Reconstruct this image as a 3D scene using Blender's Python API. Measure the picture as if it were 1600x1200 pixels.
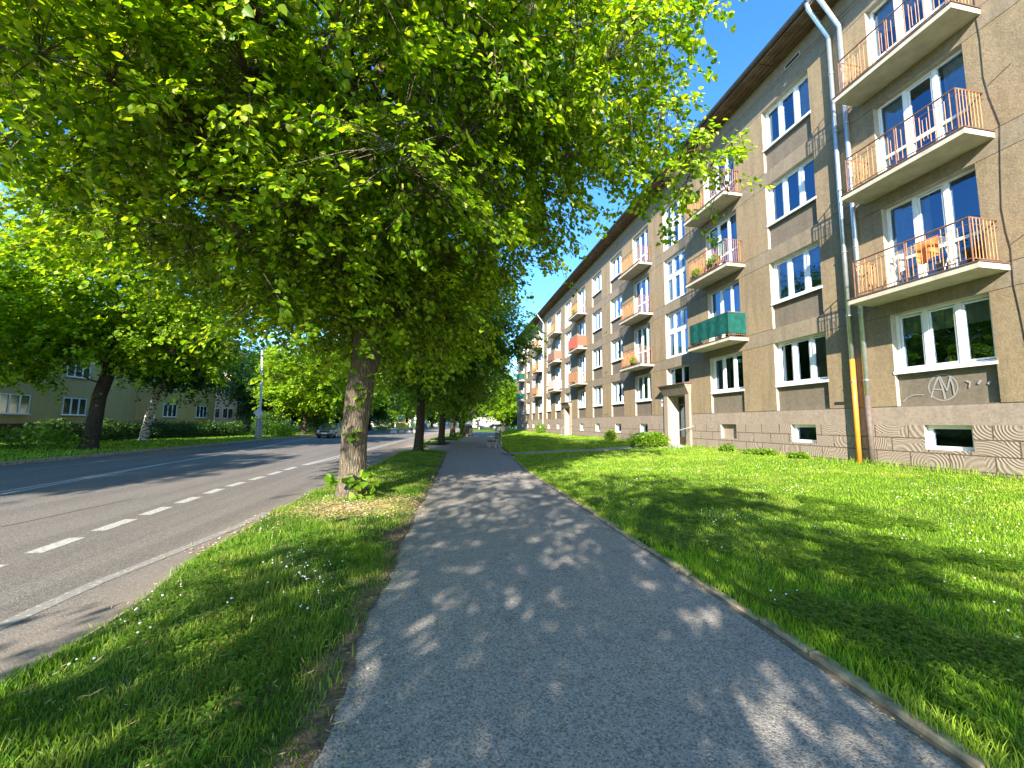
import bpy, math, random
import numpy as np
from mathutils import Matrix, Vector
PI = math.pi
for o in list(bpy.data.objects):
    bpy.data.objects.remove(o)
S = bpy.context.scene
COL = S.collection

# ------------------------------------------------------------------ camera
cd = bpy.data.cameras.new('camera'); cam = bpy.data.objects.new('camera', cd); COL.objects.link(cam)
cd.sensor_width = 36; cd.lens = 618.46 / 1600 * 36; cd.clip_start = 0.05; cd.clip_end = 3000
r_, u_, f_ = Vector((.9856, -.168582, .013152)), Vector((-.029748, -.096303, .994907)), Vector((.166457, .980972, .099931))
cam.matrix_world = Matrix(((r_.x, u_.x, -f_.x, 0), (r_.y, u_.y, -f_.y, 0), (r_.z, u_.z, -f_.z, 1.6), (0, 0, 0, 1)))
S.camera = cam
# ------------------------------------------------------------------ sky, sun, exposure
SUN_DIR = Vector((.92, 2.20, -1.23)).normalized()
elev = math.asin(-SUN_DIR.z); rot = math.atan2(-SUN_DIR.x, -SUN_DIR.y)
W = bpy.data.worlds.new('World'); S.world = W; W.use_nodes = True
nt = W.node_tree
sky = nt.nodes.new('ShaderNodeTexSky'); sky.sky_type = 'NISHITA'; sky.sun_disc = False
sky.sun_elevation = elev; sky.sun_rotation = rot; sky.air_density = 0.9; sky.dust_density = 0.15; sky.ozone_density = 3.0
bg = nt.nodes['Background']; bg.inputs['Strength'].default_value = 0.125
hs_ = nt.nodes.new('ShaderNodeHueSaturation'); hs_.inputs['Saturation'].default_value = 1.24; nt.links.new(sky.outputs[0], hs_.inputs['Color']); nt.links.new(hs_.outputs[0], bg.inputs[0])
sl = bpy.data.lights.new('sun', 'SUN'); sl.energy = 4.1; sl.angle = math.radians(.53); sl.color = (1, .93, .80)
so = bpy.data.objects.new('sun', sl); COL.objects.link(so); so.rotation_euler = SUN_DIR.to_track_quat('-Z', 'Y').to_euler()
S.view_settings.view_transform = 'Standard'; S.view_settings.look = 'None'; S.view_settings.gamma = 1
S.view_settings.use_curve_mapping = False; S.view_settings.exposure = 2.0
S.render.engine = 'CYCLES'
S.cycles.max_bounces = 6; S.cycles.transparent_max_bounces = 12; S.cycles.diffuse_bounces = 3; S.cycles.transmission_bounces = 5
S.cycles.glossy_bounces = 3; S.cycles.sample_clamp_indirect = 6; S.cycles.use_denoising = True

# ------------------------------------------------------------------ node helpers
class NB:
    def __init__(s, name, rough=.8, spec=.3):
        s.m = bpy.data.materials.new(name); s.m.use_nodes = True; s.t = s.m.node_tree; s.n = s.t.nodes
        s.p = s.n['Principled BSDF']; s.p.inputs['Roughness'].default_value = rough
        s.p.inputs['Specular IOR Level'].default_value = spec
    def N(s, t, ins=None, **kw):
        x = s.n.new(t)
        for k, v in kw.items(): setattr(x, k, v)
        for k, v in (ins or {}).items(): s.set(x.inputs[k], v)
        return x
    def set(s, sock, v):
        if isinstance(v, bpy.types.NodeSocket): s.t.links.new(v, sock)
        elif isinstance(v, (tuple, list)) and sock.type == 'RGBA' and len(v) == 3: sock.default_value = (*v, 1)
        else: sock.default_value = v
    def obj(s): return s.N('ShaderNodeTexCoord').outputs['Object']
    def noise(s, scale, detail=3, vec=None, rough=.55, out='Fac', dist=0):
        x = s.N('ShaderNodeTexNoise', {'Scale': scale, 'Detail': detail, 'Roughness': rough, 'Distortion': dist})
        s.t.links.new(vec if vec is not None else s.obj(), x.inputs['Vector']); return x.outputs[out]
    def ramp(s, fac, stops):
        x = s.N('ShaderNodeValToRGB'); s.t.links.new(fac, x.inputs[0]); e = x.color_ramp.elements
        while len(e) < len(stops): e.new(.5)
        for i, (p, c) in enumerate(stops):
            e[i].position = p; e[i].color = (*c, 1) if isinstance(c, (tuple, list)) else (c, c, c, 1)
        return x.outputs[0]
    def mix(s, f, a, b, mode='MIX'):
        x = s.N('ShaderNodeMix', data_type='RGBA', blend_type=mode)
        s.set(x.inputs[0], f); s.set(x.inputs[6], a); s.set(x.inputs[7], b); return x.outputs[2]
    def math(s, op, a, b=0.0):
        x = s.N('ShaderNodeMath', operation=op); s.set(x.inputs[0], a); s.set(x.inputs[1], b); return x.outputs[0]
    def bump(s, h, strength=.5, dist=.02):
        x = s.N('ShaderNodeBump', {'Strength': strength, 'Distance': dist}); s.t.links.new(h, x.inputs['Height'])
        s.t.links.new(x.outputs[0], s.p.inputs['Normal'])
    def col(s, c): s.set(s.p.inputs['Base Color'], c)
    def map(s, scale=(1, 1, 1), loc=(0, 0, 0), rot=(0, 0, 0), vec=None):
        x = s.N('ShaderNodeMapping', {'Scale': scale, 'Location': loc, 'Rotation': rot}); s.t.links.new(vec if vec is not None else s.obj(), x.inputs[0]); return x.outputs[0]

def simple(name, c, rough=.6, metal=0, var=.12, scale=8, bump=0, spec=.4):
    b = NB(name, rough, spec); b.p.inputs['Metallic'].default_value = metal
    n = b.noise(scale, 4)
    b.col(b.ramp(n, [(.25, tuple(x * (1 - var) for x in c)), (.75, tuple(min(1, x * (1 + var)) for x in c))]))
    if bump: b.bump(b.noise(scale * 6, 3), .4, bump)
    return b.m

# ------------------------------------------------------------------ materials
def wall_mat(name, c, stain=.3, bumpd=.012):
    b = NB(name, .92, .15); o = b.obj()
    big = b.noise(.35, 4, o); streak = b.noise(1.0, 4, b.map((3.2, 3.2, .35), vec=o)); fine = b.noise(45, 3, o); mid = b.noise(3.2, 5, o, .65); blot = b.noise(11, 5, o, .7)
    base = b.mix(b.ramp(big, [(.35, 0.0), (.65, 1.0)]), tuple(x * .90 for x in c), tuple(x * 1.08 for x in c))
    base = b.mix(b.math('MULTIPLY', b.ramp(streak, [(.46, 0.0), (.62, 1.0)]), stain), base, (c[0] * .55, c[1] * .56, c[2] * .60))
    base = b.mix(b.math('MULTIPLY', b.ramp(mid, [(.55, 0.0), (.75, 1.0)]), .3), base, (c[0] * 1.25, c[1] * 1.24, c[2] * 1.22))
    base = b.mix(b.math('MULTIPLY', b.ramp(mid, [(.28, 1.0), (.42, 0.0)]), .35), base, (c[0] * .66, c[1] * .66, c[2] * .68))
    zz_ = b.N('ShaderNodeSeparateXYZ', {0: o}).outputs[2]; fr = b.math('FRACT', b.math('DIVIDE', b.math('SUBTRACT', zz_, 5.10), 2.95)); drip = b.noise(1.0, 3, b.map((5, 5, .12), vec=o)); dm_ = b.math('MULTIPLY', b.ramp(fr, [(.45, 0.0), (.99, 1.0)]), b.ramp(drip, [(.45, 0.0), (.6, 1.0)]))
    base = b.mix(b.math('MULTIPLY', dm_, stain * .7), base, (c[0] * .5, c[1] * .52, c[2] * .56))
    base = b.mix(b.math('MULTIPLY', b.ramp(blot, [(.42, 1.0), (.50, 0.0)]), .5), base, tuple(x * .62 for x in c)); base = b.mix(b.math('MULTIPLY', b.ramp(blot, [(.51, 0.0), (.60, 1.0)]), .35), base, tuple(x * 1.35 for x in c))
    base = b.mix(.4, base, b.ramp(fine, [(.3, tuple(x * .6 for x in c)), (.7, tuple(min(1, x * 1.3) for x in c))]))
    b.col(base); b.bump(b.math('ADD', b.math('MULTIPLY', b.noise(24, 5, b.map((1, 1, 1.6), vec=o), .65), 1.0), b.math('MULTIPLY', mid, .5)), .55, bumpd); return b.m
M = {}
M['wall'] = wall_mat('stucco', (.285, .213, .130), .75, .016)
M['band'] = wall_mat('stucco_band', (.26, .208, .145), .6, .008)
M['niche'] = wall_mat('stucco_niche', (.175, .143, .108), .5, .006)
M['frieze'] = wall_mat('stucco_frieze', (.225, .19, .145), .3, .006)
M['reveal'] = wall_mat('reveal_plaster', (.44, .40, .31), .5, .003)
M['psmooth'] = wall_mat('plinth_render', (.32, .252, .20), .4, .004)
def plinth_mat():
    b = NB('combed_plinth', .9, .15); o = b.obj()
    v = b.N('ShaderNodeSeparateXYZ', {0: o}); yz = b.N('ShaderNodeCombineXYZ', {0: v.outputs[1], 1: v.outputs[2], 2: 0.0}).outputs[0]
    br = b.N('ShaderNodeTexBrick', {'Vector': yz, 'Color1': (0, 0, 0), 'Color2': (1, 1, 1), 'Mortar': (.5, .5, .5), 'Scale': 1.0, 'Mortar Size': .014, 'Brick Width': .78, 'Row Height': .345, 'Bias': 0.0}, offset=.5)
    vo = b.N('ShaderNodeTexVoronoi', {'Scale': .9, 'Vector': b.N('ShaderNodeVectorMath', {0: yz, 1: b.N('ShaderNodeCombineXYZ', {0: b.math('MULTIPLY', br.outputs['Color'], 5.3), 1: br.outputs['Color'], 2: b.math('MULTIPLY', br.outputs['Color'], 3.1)}).outputs[0]}, operation='ADD').outputs[0]})
    ws = b.math('ADD', b.math('MULTIPLY', b.math('SINE', b.math('ADD', b.math('MULTIPLY', vo.outputs['Distance'], 128.0), b.math('MULTIPLY', b.noise(2.2, 2, yz), 6.0))), .5), .5)
    c = b.mix(b.ramp(ws, [(.2, 0.0), (.7, 1.0)]), (.25, .193, .153), (.325, .252, .202))
    n = b.noise(1.2, 5, o, .65); c = b.mix(b.math('MULTIPLY', b.ramp(n, [(.4, 0.0), (.7, 1.0)]), .35), c, (.37, .30, .24))
    zf = b.math('ADD', v.outputs[2], b.math('MULTIPLY', b.noise(2.5, 4, o), .5))
    c = b.mix(b.ramp(zf, [(.75, .8), (1.15, 0.0)]), c, (.25, .14, .08))
    c = b.mix(br.outputs['Fac'], c, (.12, .085, .065)); b.col(c)
    b.bump(b.math('SUBTRACT', ws, b.math('MULTIPLY', br.outputs['Fac'], 2.5)), .6, .010); return b.m
M['plinth'] = plinth_mat()
M['slab'] = simple('balcony_concrete', (.48, .43, .33), .9, 0, .22, 3, .002)
M['slabtile'] = simple('slab_edge_tile', (.13, .07, .055), .7, 0, .3, 10)
M['rail'] = simple('rust_orange_paint', (.44, .20, .07), .55, 0, .35, 9)
M['railb'] = simple('brown_red_paint', (.19, .09, .05), .5, 0, .3, 9)
M['frame'] = simple('white_window_frame', (.80, .80, .80), .35, 0, .03, 4)
M['zinc'] = simple('galvanised_pipe', (.52, .56, .58), .38, .75, .15, 5)
M['orangepipe'] = simple('orange_plastic_pipe', (.70, .25, .035), .4, 0, .12, 5)
M['brownpipe'] = simple('brown_iron_pipe', (.12, .095, .08), .7, 0, .3, 9)
M['roof'] = simple('roof_sheet', (.11, .095, .09), .6, 0, .25, 3)
M['soffit'] = simple('soffit_boards', (.16, .105, .065), .85, 0, .5, 3)
M['gutter'] = simple('dark_gutter', (.11, .10, .10), .5, .3, .2, 6)
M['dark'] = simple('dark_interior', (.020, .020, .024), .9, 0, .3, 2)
M['curtain'] = simple('pale_curtain', (.55, .54, .52), .9, 0, .12, 14)
M['brown'] = simple('brown_door_wood', (.11, .06, .035), .5, 0, .25, 6)
M['metal'] = simple('grey_metal', (.42, .44, .45), .45, .5, .1, 5)
M['white'] = simple('white_paint', (.75, .75, .73), .6, 0, .06, 5)
M['concrete'] = simple('grey_concrete', (.34, .33, .30), .9, 0, .2, 6, .004)
M['wire'] = simple('black_cable', (.06, .045, .035), .7)
M['rubber'] = simple('tyre_rubber', (.02, .02, .02), .8)
M['yellow'] = simple('yellow_sheet', (.75, .60, .06), .5, 0, .05)
M['teal'] = simple('teal_cloth', (.03, .30, .36), .8, 0, .2)
M['orangecloth'] = simple('orange_cloth', (.80, .24, .07), .85, 0, .15)
M['redcloth'] = simple('red_screen', (.5, .10, .055), .8, 0, .15)
M['oscreen'] = simple('faded_orange_screen', (.42, .20, .09), .8, 0, .2); M['brownscreen'] = simple('brown_screen', (.24, .12, .08), .8, 0, .2); M['beige'] = simple('beige_screen', (.50, .42, .36), .85, 0, .12)
M['pink'] = simple('pink_cloth', (.55, .25, .22), .85, 0, .2)
M['blue'] = simple('blue_sheet', (.05, .16, .38), .5, 0, .15)
M['chalk'] = simple('graffiti_paint', (.30, .28, .27), .8, 0, .12)
M['kerb'] = simple('kerb_stone', (.34, .27, .18), .92, 0, .55, 9, .012)
def mesh_screen(name, c):
    b = NB(name, .7, .2); n = b.noise(5, 4); b.col(b.ramp(n, [(.3, tuple(x * .7 for x in c)), (.7, tuple(x * 1.3 for x in c))]))
    b.bump(b.noise(2.2, 3), .8, .05); return b.m
M['green'] = mesh_screen('green_netting', (.007, .075, .06))
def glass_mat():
    b = NB('window_glass', .02); g = b.N('ShaderNodeBsdfGlossy', {'Color': (.46, .70, 1.0), 'Roughness': .015}); t = b.N('ShaderNodeBsdfTransparent', {'Color': (.72, .76, .78)})  # blue painted into the gloss colour so the reflected pale sky looks bluer
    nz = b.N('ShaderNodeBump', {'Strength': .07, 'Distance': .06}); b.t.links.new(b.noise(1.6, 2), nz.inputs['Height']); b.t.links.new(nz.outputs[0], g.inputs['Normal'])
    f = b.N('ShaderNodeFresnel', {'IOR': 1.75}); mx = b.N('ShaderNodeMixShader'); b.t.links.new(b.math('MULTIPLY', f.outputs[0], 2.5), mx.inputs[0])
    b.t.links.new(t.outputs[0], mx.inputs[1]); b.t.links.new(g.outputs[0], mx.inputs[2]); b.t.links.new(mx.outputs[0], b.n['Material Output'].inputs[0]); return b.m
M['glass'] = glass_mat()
def bark_mat(name, c1, c2, sc=1.0):
    b = NB(name, .95, .1); o = b.obj(); st = b.map((9 * sc, 9 * sc, 1.6 * sc), vec=o)
    v = b.N('ShaderNodeTexVoronoi', {'Scale': 3.0, 'Vector': st}, feature='DISTANCE_TO_EDGE').outputs['Distance']
    n = b.noise(4, 6, st, .7); f = b.noise(60, 3, o)
    c = b.mix(b.ramp(n, [(.3, 0.0), (.7, 1.0)]), c1, c2); c = b.mix(b.ramp(v, [(.0, .75), (.22, 0.0)]), c, tuple(x * .35 for x in c1))
    c = b.mix(.25, c, b.ramp(f, [(.3, tuple(x * .5 for x in c1)), (.7, tuple(x * 1.3 for x in c2))])); b.col(c)
    b.bump(b.math('ADD', b.ramp(v, [(0, 0.0), (.3, 1.0)]), b.math('MULTIPLY', n, .9)), 1.0, .03); return b.m
M['bark'] = bark_mat('linden_bark', (.135, .105, .075), (.30, .245, .18))
M['barkd'] = bark_mat('dark_bark', (.05, .04, .032), (.11, .09, .07))
def birch_mat():
    b = NB('birch_bark', .8, .2); o = b.obj(); n = b.noise(3, 4, b.map((1.5, 1.5, 3.2), vec=o), .7)
    b.col(b.ramp(n, [(.45, (.05, .045, .04)), (.55, (.62, .60, .56))])); b.bump(n, .5, .02); return b.m
M['birch'] = birch_mat()
def leaf_mat(name, stops, trans=.45, tcol=1.6, rough=.45):
    b = NB(name, rough, .35); g = b.N('ShaderNodeNewGeometry')
    c = b.ramp(g.outputs['Random Per Island'], stops)
    c2 = b.mix(b.math('MULTIPLY', b.ramp(b.noise(.8, 3), [(.35, 0.0), (.65, 1.0)]), .45), c, b.mix(1, c, (1.5, 1.25, .8), 'MULTIPLY'))
    b.col(c2); tr = b.N('ShaderNodeBsdfTranslucent'); b.t.links.new(b.mix(1, c2, (tcol * 1.25, tcol * 1.15, tcol * .35), 'MULTIPLY'), tr.inputs[0])
    mx = b.N('ShaderNodeMixShader', {0: trans}); b.t.links.new(b.p.outputs[0], mx.inputs[1]); b.t.links.new(tr.outputs[0], mx.inputs[2])
    b.t.links.new(mx.outputs[0], b.n['Material Output'].inputs[0]); return b.m
M['leaf'] = leaf_mat('linden_leaves', [(0, (.05, .125, .008)), (.45, (.14, .27, .010)), (.8, (.25, .38, .015)), (1, (.36, .46, .03))], .5, 1.8)
M['bract'] = leaf_mat('linden_bracts', [(0, (.35, .42, .08)), (1, (.50, .52, .16))], .45, 1.2)
M['leafd'] = leaf_mat('dark_leaves', [(0, (.022, .065, .014)), (.6, (.045, .115, .02)), (1, (.09, .17, .03))], .35, 1.5)
M['leafm'] = leaf_mat('mid_leaves', [(0, (.05, .13, .012)), (.6, (.09, .20, .016)), (1, (.16, .28, .03))], .45, 1.6)
M['leafy'] = leaf_mat('yellow_green_leaves', [(0, (.09, .20, .015)), (.6, (.15, .29, .02)), (1, (.26, .38, .04))], .45, 1.5)

# path, road, ground, grass
def asphalt(name, base, warm, speck=(.42, .40, .36), scale=1.0):
    b = NB(name, .88, .25); o = b.obj()
    vor = b.N('ShaderNodeTexVoronoi', {'Scale': 95 * scale, 'Vector': o}); big = b.noise(.9, 6, o, .65); fine = b.noise(110 * scale, 3, o)
    sc = b.N('ShaderNodeSeparateColor'); b.t.links.new(vor.outputs['Color'], sc.inputs[0]); rnd = sc.outputs[0]
    c = b.ramp(rnd, [(0, tuple(x * .22 for x in base)), (.18, tuple(x * .45 for x in base)), (.35, tuple(x * .8 for x in base)), (.8, tuple(x * 1.15 for x in base)), (.95, tuple(x * 1.45 for x in base)), (1, speck)])
    c = b.mix(.35, c, b.ramp(fine, [(.25, tuple(x * .5 for x in base)), (.75, tuple(x * 1.5 for x in base))]))
    c = b.mix(b.math('MULTIPLY', b.ramp(big, [(.38, 0.0), (.68, 1.0)]), .55), c, b.mix(1, c, warm, 'MULTIPLY'))
    return b, c, o, vor, fine
b, c, o, vor, fine = asphalt('path_asphalt', (.29, .265, .245), (1.3, 1.18, 1.02))
blot = b.noise(4.2, 5, o, .6); c = b.mix(b.math('MULTIPLY', b.ramp(blot, [(.56, 0.0), (.68, 1.0)]), .35), c, (.085, .085, .095))
cr = b.N('ShaderNodeTexVoronoi', {'Scale': .45, 'Vector': b.N('ShaderNodeVectorMath', {0: o, 1: b.N('ShaderNodeVectorMath', {0: b.noise(2.5, 4, o, out='Color'), 1: (.5, .5, .5)}, operation='MULTIPLY').outputs[0]}, operation='ADD').outputs[0]}, feature='DISTANCE_TO_EDGE').outputs['Distance']
c = b.mix(b.math('MULTIPLY', b.ramp(cr, [(0, 1.0), (.005, 0.0)]), .3), c, (.05, .045, .04))
b.col(c); b.bump(b.math('SUBTRACT', b.math('MULTIPLY', fine, .5), vor.outputs['Distance']), .55, .006); M['path'] = b.m
b, c, o, vor, fine = asphalt('road_asphalt', (.165, .148, .135), (1.12, 1.06, 1.0), (.4, .38, .35), 1.1)
sp = b.N('ShaderNodeSeparateXYZ', {0: o}); wl = b.noise(1.1, 4, b.map((1.6, .06, 1), vec=o))
c = b.mix(b.math('MULTIPLY', b.ramp(wl, [(.44, 0.0), (.58, 1.0)]), .75), c, b.mix(1, c, (.80, .79, .80), 'MULTIPLY'))
edge = b.math('ADD', sp.outputs[0], b.math('MULTIPLY', b.noise(1.6, 4, o), .7)); c = b.mix(b.math('MULTIPLY', b.ramp(b.math('ADD', edge, 4.0), [(.95, 0.0), (1.0, 1.0)]), 0), c, (.3, .25, .2))
dust = b.N('ShaderNodeMapRange', {0: edge, 1: -3.1, 2: -2.1}); c = b.mix(b.math('MULTIPLY', dust.outputs[0], .7), c, (.27, .215, .17))
b.col(c); b.bump(b.math('SUBTRACT', b.math('MULTIPLY', fine, .5), vor.outputs['Distance']), .35, .004); M['road'] = b.m
def paint_mat(name, wear):
    b = NB(name, .8, .2); o = b.obj(); n = b.noise(22, 6, o, .75)
    b.col(b.ramp(n, [(wear - .04, (.21, .195, .18)), (wear + .05, (.40, .388, .365))])); return b.m
M['paint'] = paint_mat('road_marking', .45); M['paintold'] = paint_mat('worn_road_marking', .57)
def ground_mat():
    b = NB('turf_soil', .95, .1); o = b.obj(); n = b.noise(1.3, 6, o, .65); f = b.noise(35, 4, o, .7); f2 = b.noise(9, 4, o, .6)
    g = b.mix(b.ramp(f, [(.35, 0.0), (.65, 1.0)]), (.045, .085, .015), (.13, .22, .03)); g = b.mix(b.math('MULTIPLY', b.ramp(f2, [(.4, 0.0), (.7, 1.0)]), .5), g, (.19, .24, .05))
    c = b.mix(b.ramp(n, [(.60, 0.0), (.72, 1.0)]), g, (.17, .135, .07)); b.col(c); b.bump(f, .9, .04); return b.m
M['turf'] = ground_mat()
def vturf():
    b = NB('verge_turf', .95, .1); o = b.obj(); f = b.noise(35, 4, o, .7); n = b.noise(2.3, 6, o, .7)
    g = b.mix(b.ramp(f, [(.35, 0.0), (.65, 1.0)]), (.035, .065, .014), (.10, .15, .03)); soil = b.mix(b.ramp(b.noise(26, 5, o, .75), [(.35, 0.0), (.65, 1.0)]), (.085, .058, .04), (.24, .18, .125))
    a = b.N('ShaderNodeAttribute', attribute_name='soil').outputs['Fac']; m = b.math('ADD', b.math('MULTIPLY', b.ramp(n, [(.54, 0.0), (.64, 1.0)]), .9), b.ramp(b.math('ADD', a, b.math('MULTIPLY', b.math('SUBTRACT', n, .5), 1.2)), [(.35, 0.0), (.6, 1.0)]))
    b.col(b.mix(b.math('MINIMUM', m, 1.0), g, soil)); b.bump(f, .9, .04); return b.m
M['vturf'] = vturf()
M['soil'] = simple('bare_soil', (.17, .125, .085), .95, 0, .45, 9, .01)
def grass_mat(name, lo, hi, dry):
    b = NB(name, .55, .25); g = b.N('ShaderNodeNewGeometry'); o = b.obj()
    c = b.ramp(g.outputs['Random Per Island'], [(0, lo), (.6, hi), (.93, tuple(x * 1.25 for x in hi)), (1, dry)])
    pt = b.noise(.9, 5, o, .65); c = b.mix(b.math('MULTIPLY', b.ramp(pt, [(.47, 0.0), (.60, 1.0)]), .7), c, b.mix(.5, dry, hi))
    pt2 = b.noise(2.6, 3, b.map(loc=(7, 3, 1), vec=o)); c = b.mix(b.math('MULTIPLY', b.ramp(pt2, [(.35, 1.0), (.5, 0.0)]), .4), c, lo)
    b.col(c); tr = b.N('ShaderNodeBsdfTranslucent'); b.t.links.new(b.mix(1, c, (1.6, 1.5, .6), 'MULTIPLY'), tr.inputs[0])
    mx = b.N('ShaderNodeMixShader', {0: .4}); b.t.links.new(b.p.outputs[0], mx.inputs[1]); b.t.links.new(tr.outputs[0], mx.inputs[2]); b.t.links.new(mx.outputs[0], b.n['Material Output'].inputs[0]); return b.m
M['grass'] = grass_mat('lawn_grass', (.07, .18, .010), (.235, .40, .018), (.52, .54, .10))
M['vgrass'] = grass_mat('verge_grass', (.055, .13, .012), (.15, .29, .018), (.42, .38, .10))
M['straw'] = leaf_mat('dry_straw', [(0, (.36, .27, .13)), (.6, (.55, .44, .24)), (1, (.66, .56, .34))], .2, 1.0)

# ------------------------------------------------------------------ mesh helpers
def npmesh(name, V, F4=None, F3=None, mat=None, smooth=False, mi4=None, mats=None):
    V = np.asarray(V, np.float32).reshape(-1, 3); me = bpy.data.meshes.new(name); me.vertices.add(len(V)); me.vertices.foreach_set('co', V.ravel())
    idx, st, tot = [], [], 0
    if F4 is not None and len(F4): F4 = np.asarray(F4, np.int32); idx.append(F4.ravel()); st.append(np.arange(len(F4), dtype=np.int32) * 4); tot = len(F4) * 4
    if F3 is not None and len(F3): F3 = np.asarray(F3, np.int32); idx.append(F3.ravel()); st.append(np.arange(len(F3), dtype=np.int32) * 3 + tot)
    idx = np.concatenate(idx); st = np.concatenate(st)
    me.loops.add(len(idx)); me.loops.foreach_set('vertex_index', idx); me.polygons.add(len(st)); me.polygons.foreach_set('loop_start', st)
    if mats:
        for m in mats: me.materials.append(M[m])
        if mi4 is not None: me.polygons.foreach_set('material_index', np.asarray(mi4, np.int32))
    elif mat: me.materials.append(M[mat])
    if smooth: me.polygons.foreach_set('use_smooth', np.ones(len(st), bool))
    me.update(calc_edges=True); me.validate(); return me
class MB:
    def __init__(s): s.v = []; s.f = []; s.m = []; s.mats = []
    def mi(s, m):
        if m not in s.mats: s.mats.append(m)
        return s.mats.index(m)
    def add(s, vs, fs, m):
        n = len(s.v); s.v += [tuple(v) for v in vs]; k = s.mi(m)
        for f in fs: s.f.append([i + n for i in f]); s.m.append(k)
    def box(s, x0, x1, y0, y1, z0, z1, m):
        s.add([(x, y, z) for x in (x0, x1) for y in (y0, y1) for z in (z0, z1)], [(0, 1, 3, 2), (4, 6, 7, 5), (0, 4, 5, 1), (2, 3, 7, 6), (0, 2, 6, 4), (1, 5, 7, 3)], m)
    def tube(s, pts, rad, m, n=8, cap=True, rough=None):
        pts = [Vector(p) for p in pts]; k = len(pts); rad = rad if isinstance(rad, (list, tuple)) else [rad] * k; vs = []; prev = None
        for i, p in enumerate(pts):
            d = (pts[min(i + 1, k - 1)] - pts[max(i - 1, 0)]).normalized()
            if prev is None:
                a = d.cross(Vector((0, 0, 1)));
                if a.length < .1: a = d.cross(Vector((0, 1, 0)))
                a.normalize()
            else: a = (prev - d * prev.dot(d)).normalized()
            prev = a; bb = d.cross(a)
            for j in range(n):
                t = 2 * PI * j / n; rr = rad[i] * (rough(i, j, t) if rough else 1)
                vs.append(p + a * math.cos(t) * rr + bb * math.sin(t) * rr)
        fs = [(i * n + j, i * n + (j + 1) % n, (i + 1) * n + (j + 1) % n, (i + 1) * n + j) for i in range(k - 1) for j in range(n)]
        if cap: fs += [tuple(range(n))[::-1], tuple((k - 1) * n + j for j in range(n))]
        s.add(vs, fs, m)
    def lathe(s, prof, m, c=(0, 0, 0), n=16):
        vs = [(c[0] + r * math.cos(2 * PI * j / n), c[1] + r * math.sin(2 * PI * j / n), c[2] + z) for r, z in prof for j in range(n)]
        fs = [(i * n + j, i * n + (j + 1) % n, (i + 1) * n + (j + 1) % n, (i + 1) * n + j) for i in range(len(prof) - 1) for j in range(n)]
        s.add(vs, fs, m)
    def mesh(s, name, smooth=False):
        me = bpy.data.meshes.new(name); me.from_pydata(s.v, [], s.f)
        for m in s.mats: me.materials.append(M[m])
        me.polygons.foreach_set('material_index', s.m)
        if smooth: me.polygons.foreach_set('use_smooth', [True] * len(s.f))
        me.update(); return me
def link(name, me, parent=None, loc=(0, 0, 0), rz=0, rot=None):
    o = bpy.data.objects.new(name, me.mesh(name) if isinstance(me, MB) else me); COL.objects.link(o); o.location = loc
    o.rotation_euler = rot or (0, 0, rz)
    if parent: o.parent = parent
    return o
def thing(name, label, cat, loc=(0, 0, 0), rz=0, group=None, me=None):
    o = link(name, me, None, loc, rz); o['label'] = label; o['category'] = cat
    if group: o['group'] = group
    return o
def bevel(o, w=.01, seg=2):
    md = o.modifiers.new('bevel', 'BEVEL'); md.width = w; md.segments = seg; md.limit_method = 'ANGLE'; return o
def kind(o, k): o['kind'] = k; return o

# ------------------------------------------------------------------ terrain
def lut(pts):
    xs, ys = zip(*pts); return lambda y: np.interp(y, xs, ys)
pathR = lut([(-40, 2.4), (1.7, 2.48), (2.7, 2.54), (5, 2.6), (8, 2.68), (13.6, 2.8), (18, 3.1), (19.6, 3.4), (26, 3.75), (34, 4.6), (45, 6.0), (72, 10.2), (74, 40)])
pathL = lut([(-40, -.6), (3.3, -.55), (5, -.5), (7.5, -.44), (10, -.28), (15, -.04), (22.6, .2), (30, .5), (40, 1.6), (52, 3.1), (80, 5.2)])
roadR = lut([(-60, -2.2), (0, -2.42), (4, -2.56), (5.2, -2.75), (8, -2.88), (11, -2.8), (17.3, -2.4), (26, -2.08), (34, -1.75), (45, -.9), (60, 1.2), (90, 4), (200, 16)])
FX = 11.5
def lawn_z(x, y):
    p = pathR(y); t = np.clip((x - p) / (FX - p), 0, 1.05); bumps = .025 * np.sin(x * 1.3 + y * .7) * np.sin(y * .9 - x * .4)
    return .03 + .61 * t ** 1.15 + bumps * np.clip(t * 4, 0, 1) * np.clip((1 - t) * 4, 0, 1)
def verge_z(x, y):
    a, b_ = roadR(y), pathL(y); t = np.clip((x - a) / np.maximum(b_ - a, .1), 0, 1); return .015 + .05 * np.sin(PI * t) + .012 * np.sin(x * 5 + y * 3)
def strip(name, xl, xr, ys, zf, mat, nx=8, up=0.0):
    V = []; ys = np.asarray(ys, float)
    for y in ys:
        a, b_ = float(xl(y)), float(xr(y))
        for i in range(nx + 1):
            x = a + (b_ - a) * i / nx; V.append((x, y, float(zf(x, y)) + up))
    n = nx + 1; F = [(j * n + i, j * n + i + 1, (j + 1) * n + i + 1, (j + 1) * n + i) for j in range(len(ys) - 1) for i in range(nx)]
    return kind(link(name, npmesh(name, V, F, mat=mat, smooth=True)), 'structure')
K = lambda v: (lambda *a: v)
ysn = np.concatenate([np.arange(-40, 0, 4), np.arange(0, 30, .8), np.arange(30, 81, 3)])
g = MB(); g.add([(-900, -300, -.12), (900, -300, -.12), (900, 1500, -.12), (-900, 1500, -.12)], [(0, 1, 2, 3)], 'turf'); kind(link('ground', g), 'structure')
strip('road', K(-14.7), roadR, np.concatenate([ysn, [100, 130, 200]]), K(-.05), 'road', 8)
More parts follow.
